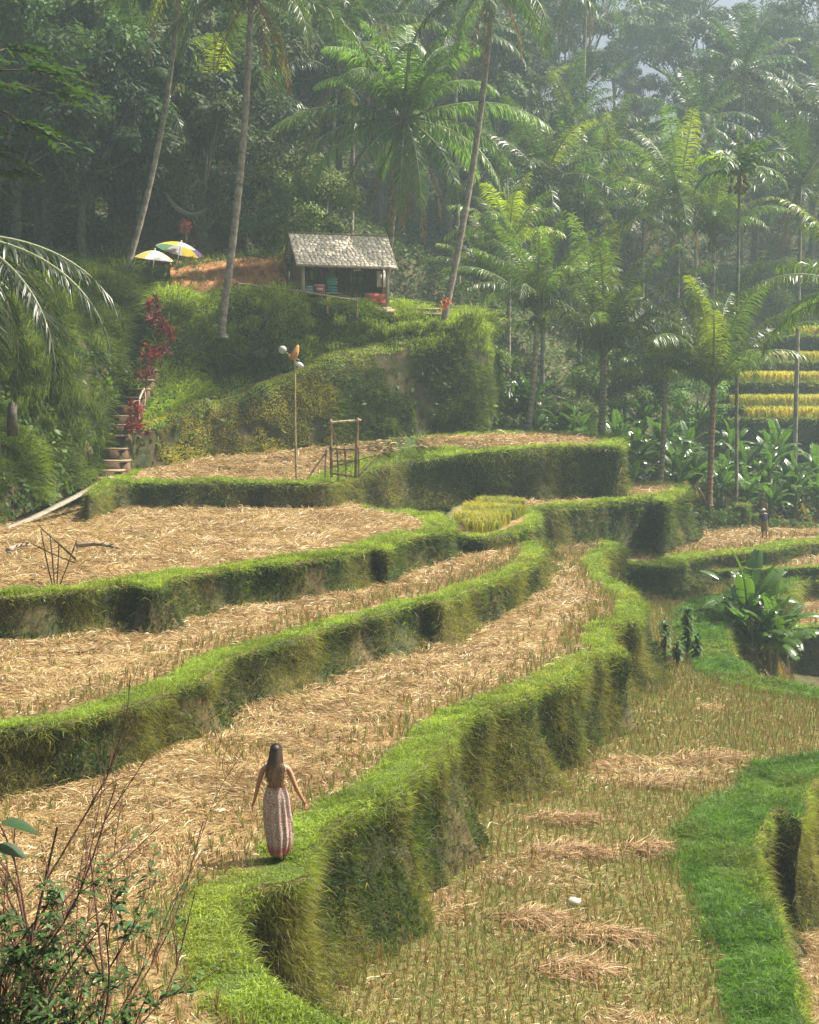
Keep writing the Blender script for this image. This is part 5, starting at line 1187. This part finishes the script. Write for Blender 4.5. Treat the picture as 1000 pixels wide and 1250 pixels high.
# ---------------------------------------------------------------- people
def skin_body(name, chains, parent, mat, sub=2):
    V = []; E = []; Rr = []; ix = {}
    for ch in chains:
        prev = None
        for p in ch:
            key = tuple(round(c, 4) for c in p[:3])
            if key not in ix: ix[key] = len(V); V.append(p[:3]); Rr.append(p[3] if isinstance(p[3], tuple) else (p[3], p[3]))
            if prev is not None: E.append((prev, ix[key]))
            prev = ix[key]
    me = bpy.data.meshes.new(name); me.from_pydata(V, E, []); o = link(name, me, parent)
    m = o.modifiers.new('skin', 'SKIN'); m.use_smooth_shade = True
    for i, r in enumerate(Rr): me.skin_vertices[0].data[i].radius = r
    me.skin_vertices[0].data[0].use_root = True
    s = o.modifiers.new('sub', 'SUBSURF'); s.levels = sub; s.render_levels = sub
    me.materials.append(mat); return o
def hand(w, d, n, sgn, s=1.0, curl=.25):
    """five-finger hand chains: w wrist point, d pointing direction, n palm normal"""
    w, d, n = A(w), nrm(A(d)), nrm(A(n)); sd_ = nrm(np.cross(d, n)) * sgn; palm = w + d * .075 * s; out = []
    t = lambda p, r: (float(p[0]), float(p[1]), float(p[2]), r)
    for k, (o_, L) in enumerate([(-.030, .062), (-.010, .074), (.010, .070), (.029, .055)]):
        b = palm + sd_ * o_ * s + d * .008; dd = nrm(d + sd_ * o_ * 4 + n * curl * .5); m = b + dd * L * .5 * s; e = m + nrm(dd + n * curl * 2) * L * .5 * s
        out.append([t(w, .024 * s), t(palm, (.030 * s, .014 * s)), t(b, .0095 * s), t(m, .0085 * s), t(e, .007 * s)])
    b = w + d * .025 * s - sd_ * .026 * s; m = b + nrm(d * .8 - sd_ * .8 + n * .4) * .035 * s; e = m + nrm(d - sd_ * .2 + n * .4) * .032 * s
    out.append([t(w, .024 * s), t(b, .012 * s), t(m, .010 * s), t(e, .008 * s)]); return out
def skinmat(c):
    m, t, p = newmat('skin_tone'); p.inputs['Base Color'].default_value = (*c, 1); p.inputs['Roughness'].default_value = .5; p.inputs['Subsurface Weight'].default_value = .08; return m
def loft(mb, secs, col, nu=64, fold=.0, nf=11, phase=0, colf=None):
    """secs: (z, cx, cy, rx, ry)"""
    S_ = spline(secs, (len(secs) - 1) * 8 + 1); th = np.arange(nu) * 2 * math.pi / nu; V = []
    for i, (z, cx, cy, rx, ry) in enumerate(S_):
        q = i / (len(S_) - 1); f = 1 + fold * q * np.sin(th * nf + phase + 1.3 * q + .8 * np.sin(th * 2))
        V.append(np.c_[cx + rx * f * np.cos(th), cy + ry * f * np.sin(th), np.full(nu, z)])
    V = np.concatenate(V); m = len(S_); j = np.arange(nu)
    F_ = np.concatenate([np.c_[k * nu + j, k * nu + (j + 1) % nu, (k + 1) * nu + (j + 1) % nu, (k + 1) * nu + j] for k in range(m - 1)])
    mb.add(V, [F_], col)
wp = atz(338, 1047, -6.72)
wo = empty('person', wp, 'woman with long brown hair and patterned red long skirt walking away on the grassy rim', 'person', rz=-.06)
SK = skinmat((.42, .21, .13))
ch = [[(0, 0, .96, (.15, .11)), (0, 0, 1.08, (.115, .085)), (0, .0, 1.22, (.135, .09)), (0, 0, 1.33, (.13, .08)), (0, .01, 1.40, (.06, .055)), (0, .015, 1.47, (.045, .045)), (0, .02, 1.53, (.068, .08)), (0, .02, 1.60, (.075, .088)), (0, .015, 1.645, (.05, .06))],
      [(0, .02, 1.53, (.068, .08)), (0, .115, 1.535, .012)],
      [(0, 0, .96, (.15, .11)), (-.085, .01, .86, .085), (-.08, .05, .48, .055), (-.07, .06, .44, .052), (-.07, .01, .10, .034), (-.07, .0, .05, .034), (-.075, .13, .02, (.035, .018))],
      [(0, 0, .96, (.15, .11)), (.085, .01, .86, .085), (.08, -.02, .48, .055), (.08, -.05, .44, .052), (.08, -.15, .13, .034), (.08, -.17, .08, .032), (.085, -.07, .02, (.033, .018))]]
wl, wr = (-.335, .04, .80), (.395, .03, .835)
ch += [[(0, 0, 1.33, (.13, .08)), (-.165, 0, 1.335, .048), (-.20, 0, 1.28, .043), (-.265, -.02, 1.06, .034), (-.27, -.015, 1.03, .034), (*wl, .024)], [(0, 0, 1.33, (.13, .08)), (.165, 0, 1.335, .048), (.20, 0, 1.28, .043), (.285, -.02, 1.07, .034), (.295, -.015, 1.04, .034), (*wr, .024)]]
for hnd in (hand(wl, (-.25, .05, -1), (.9, .3, -.1), 1), hand(wr, (.42, .05, -1), (-.8, .35, -.3), -1)):
    ch += hnd
for c_ in ch:
    for i_, p_ in enumerate(c_):
        for w_ in (wl, wr):
            if p_[:3] == tuple(w_) or np.allclose(p_[:3], w_): c_[i_] = (*w_, .024)
skin_body('body', ch, wo, SK)
m, t, p = newmat('patterned_dress'); N, L = t.nodes, t.links
tc = N.new('ShaderNodeTexCoord'); mp = N.new('ShaderNodeMapping'); mp.inputs['Scale'].default_value = (1, 1, .75); L.new(tc.outputs['Object'], mp.inputs[0])
v1 = N.new('ShaderNodeTexVoronoi'); v1.feature = 'F1'; v1.inputs['Scale'].default_value = 17; L.new(mp.outputs[0], v1.inputs['Vector'])
mm = N.new('ShaderNodeMath'); mm.operation = 'MULTIPLY'; mm.inputs[1].default_value = 26; L.new(v1.outputs['Distance'], mm.inputs[0]); sn_ = N.new('ShaderNodeMath'); sn_.operation = 'SINE'; L.new(mm.outputs[0], sn_.inputs[0])
n1 = N.new('ShaderNodeTexNoise'); n1.inputs['Scale'].default_value = 45; L.new(tc.outputs['Object'], n1.inputs['Vector']); ad = N.new('ShaderNodeMath'); ad.operation = 'MULTIPLY_ADD'; ad.inputs[1].default_value = 2.2; ad.inputs[2].default_value = -1.0; L.new(n1.outputs[0], ad.inputs[0]); a2 = N.new('ShaderNodeMath'); L.new(ad.outputs[0], a2.inputs[0]); L.new(sn_.outputs[0], a2.inputs[1])
cr = N.new('ShaderNodeValToRGB'); cr.color_ramp.elements[0].position = .2; cr.color_ramp.elements[0].color = (.36, .18, .14, 1); cr.color_ramp.elements[1].position = .75; cr.color_ramp.elements[1].color = (.62, .57, .50, 1); e_ = cr.color_ramp.elements.new(.45); e_.color = (.30, .17, .17, 1); L.new(a2.outputs[0], cr.inputs[0])
sx = N.new('ShaderNodeSeparateXYZ'); L.new(tc.outputs['Object'], sx.inputs[0]); mr = N.new('ShaderNodeMapRange'); mr.inputs[1].default_value = .16; mr.inputs[2].default_value = .26; mr.inputs[3].default_value = .8; mr.inputs[4].default_value = 0; L.new(sx.outputs['Z'], mr.inputs[0])
mx = N.new('ShaderNodeMix'); mx.data_type = 'RGBA'; mx.inputs[7].default_value = (.36, .07, .09, 1); L.new(mr.outputs[0], mx.inputs[0]); L.new(cr.outputs[0], mx.inputs[6]); L.new(mx.outputs[2], p.inputs['Base Color']); p.inputs['Roughness'].default_value = .85; p.inputs['Specular IOR Level'].default_value = .2
mb = MB(); loft(mb, [(1.07, 0, 0, .135, .105), (1.0, 0, 0, .155, .12), (.90, .0, 0, .185, .14), (.75, .005, 0, .195, .15), (.55, .02, 0, .20, .16), (.35, .045, -.01, .19, .165), (.18, .05, -.02, .165, .16), (.095, .04, -.03, .14, .15)], (.4, .2, .2), 96, .10, 13); mb.build('skirt', m, wo, smooth=True)
mb = MB(); loft(mb, [(1.075, 0, 0, .137, .107), (1.05, 0, 0, .136, .106), (1.13, 0, .015, .13, .098), (1.13, 0, .015, .128, .096)][:2] , (.38, .08, .06), 40)
for sx_ in (-.06, .06): tube(mb, [(sx_ * 1.3, -.10, 1.07), (sx_ * 1.2, -.105, 1.2), (sx_ * 1.1, -.075, 1.38), (sx_, .02, 1.42)], .009, 5, (.40, .09, .07))
mb.build('waist_band', M_cloth, wo)
mb = MB(); n = 2600; a = rng.uniform(-math.pi, 0, n); a = np.where(rng.random(n) < .8, a, rng.uniform(-math.pi, math.pi, n)); el = rng.uniform(.1, 1.5, n)
r0 = A([.088, .098, .09]); top = A([0, .015, 1.60]) + np.c_[np.cos(a) * np.cos(el), np.sin(a) * np.cos(el), np.sin(el)] * r0
back = a < .15
end = np.c_[np.cos(a) * .105 + rng.normal(0, .024, n), -.085 - .03 * rng.random(n) + .03 * np.sin(a), 1.17 + .11 * np.abs(np.cos(a)) + rng.normal(0, .055, n)]
mid = np.c_[np.cos(a) * .115, np.sin(a) * .10 * (np.sin(a) < 0) - .04, np.full(n, 1.42)]
end[~back] = mid[~back]; wv = np.c_[-np.sin(a), np.cos(a), 0 * a] * .007
hc = mixc((.022, .014, .010), (.035, .022, .014), rng.random(n)); tipc = mixc((.18, .095, .05), (.34, .20, .11), rng.random(n)); midc = mixc((.04, .022, .014), (.10, .055, .03), rng.random(n))
V = np.stack([top - wv, top + wv, mid + wv, mid - wv, end + wv * .6, end - wv * .6], 1).reshape(-1, 3); b = np.arange(n)[:, None] * 6
C_ = np.stack([hc, hc, midc, midc, tipc, tipc], 1).reshape(-1, 3); mb.add(V, [b + A([[0, 1, 2, 3]]), b + A([[3, 2, 4, 5]])], C_)
ellipsoid(mb, (0, .005, 1.60), (.084, .094, .086), (.025, .015, .011), 16, 12)
m, t, p = newmat('hair'); a_ = t.nodes.new('ShaderNodeAttribute'); a_.attribute_name = 'col'; t.links.new(a_.outputs['Color'], p.inputs['Base Color']); p.inputs['Roughness'].default_value = .55
mb.build('hair', m, wo, smooth=True)
# the walking man far off
mp_ = atz(933, 657, -7.5); mo = empty('person', mp_, 'stooped man in dark shirt and brown wrap on the far straw field', 'person', rz=.15)
SK2 = skinmat((.16, .08, .05)); ml, mr2 = (-.30, .05, .78), (.27, .06, .76)
ch = [[(0, 0, .86, (.13, .10)), (0, .02, 1.0, (.13, .10)), (0, .06, 1.14, (.15, .10)), (0, .09, 1.24, (.13, .08)), (0, .13, 1.31, (.055, .055)), (0, .16, 1.36, (.05, .05)), (0, .18, 1.43, (.078, .088)), (0, .17, 1.49, (.055, .06))], [(0, .18, 1.43, (.078, .088)), (0, .285, 1.425, .013)],
      [(0, 0, .86, (.13, .10)), (-.08, 0, .78, .08), (-.08, .04, .44, .052), (-.08, .0, .08, .034), (-.085, .12, .02, (.036, .018))], [(0, 0, .86, (.13, .10)), (.08, 0, .78, .08), (.085, -.03, .44, .052), (.085, -.10, .09, .034), (.09, .02, .02, (.036, .018))],
      [(0, .09, 1.24, (.13, .08)), (-.18, .08, 1.25, .05), (-.24, .04, 1.02, .038), (*ml, .026)], [(0, .09, 1.24, (.13, .08)), (.18, .08, 1.25, .05), (.25, .03, 1.0, .038), (*mr2, .026)]] + hand(ml, (-.1, .3, -1), (1, 0, 0), 1, curl=.9) + hand(mr2, (0, .2, -1), (-1, 0, 0), -1, curl=.5)
for c_ in ch:
    for i_, p_ in enumerate(c_):
        for w_ in (ml, mr2):
            if np.allclose(p_[:3], w_): c_[i_] = (*w_, .026)
skin_body('body', ch, mo, SK2)
mb = MB(); loft(mb, [(1.30, 0, .11, .07, .07), (1.26, 0, .09, .17, .11), (1.1, 0, .05, .185, .125), (.95, 0, .02, .175, .125), (.82, 0, 0, .18, .13)], (.035, .035, .06), 40, .04, 7)
for sx_, hx in ((-1, -.245), (1, .25)): tube(mb, [(sx_ * .13, .09, 1.26), (sx_ * .2, .075, 1.22), (hx * .98, .04, 1.02)], [.06, .066, .058], 10, (.035, .035, .06))
mb.build('shirt', M_cloth, mo, smooth=True)
mb = MB(); loft(mb, [(.90, 0, 0, .17, .125), (.75, 0, 0, .185, .14), (.55, 0, -.01, .185, .15), (.38, 0, -.02, .17, .15)], (.16, .12, .06), 48, .08, 9); mb.build('wrap', M_cloth, mo, smooth=True)
mb = MB(); ellipsoid(mb, (0, .17, 1.475), (.092, .10, .07), (.55, .50, .42), 14, 8); tube(mb, [(0, .17, 1.455), (0, .17, 1.47)], [.15, .12], 16, (.5, .45, .36)); mb.build('hat', M_cloth, mo, smooth=True)
mb = MB(); bamboo(mb, (0, 0, -.0), (.03, .02, 1.15), .016, (.3, .22, .14)); o = mb.build('walking_stick', M_wood); o.location = tuple(mp_ + A([-.36, .1, -.0])); tag(o, 'long walking stick held by the stooped man', 'stick')
tag(GB.build('lip_grass', M_grass), 'short bright green grass growing along the terrace rims', 'grass', kind='stuff')
tag(GWALL.build('wall_grass', M_grass), 'weeds and hanging dry grass covering the terrace walls and banks', 'grass', kind='stuff')
tag(SB.build('straw', M_straw), 'pale cut rice straw strewn over the dry terraces', 'straw', kind='stuff')
tag(ST.build('rice_stubble', M_straw), 'rows of cut rice stubble standing in the dry paddies', 'stubble', kind='stuff')
print('grass verts', GB.n, GWALL.n, SB.n, ST.n)
# ---------------------------------------------------------------- haze
m = bpy.data.materials.new('haze_air'); m.use_nodes = True; t = m.node_tree; t.nodes.clear()
pv = t.nodes.new('ShaderNodeVolumePrincipled'); ou = t.nodes.new('ShaderNodeOutputMaterial'); pv.inputs['Color'].default_value = (.70, .92, 1.0, 1); pv.inputs['Density'].default_value = .0009; pv.inputs['Anisotropy'].default_value = .3
t.links.new(pv.outputs[0], ou.inputs['Volume'])
mb = MB(); box(mb, (10, 125, 31), (270, 290, 96)); hb = mb.build('haze', m); tag(hb, kind='stuff')
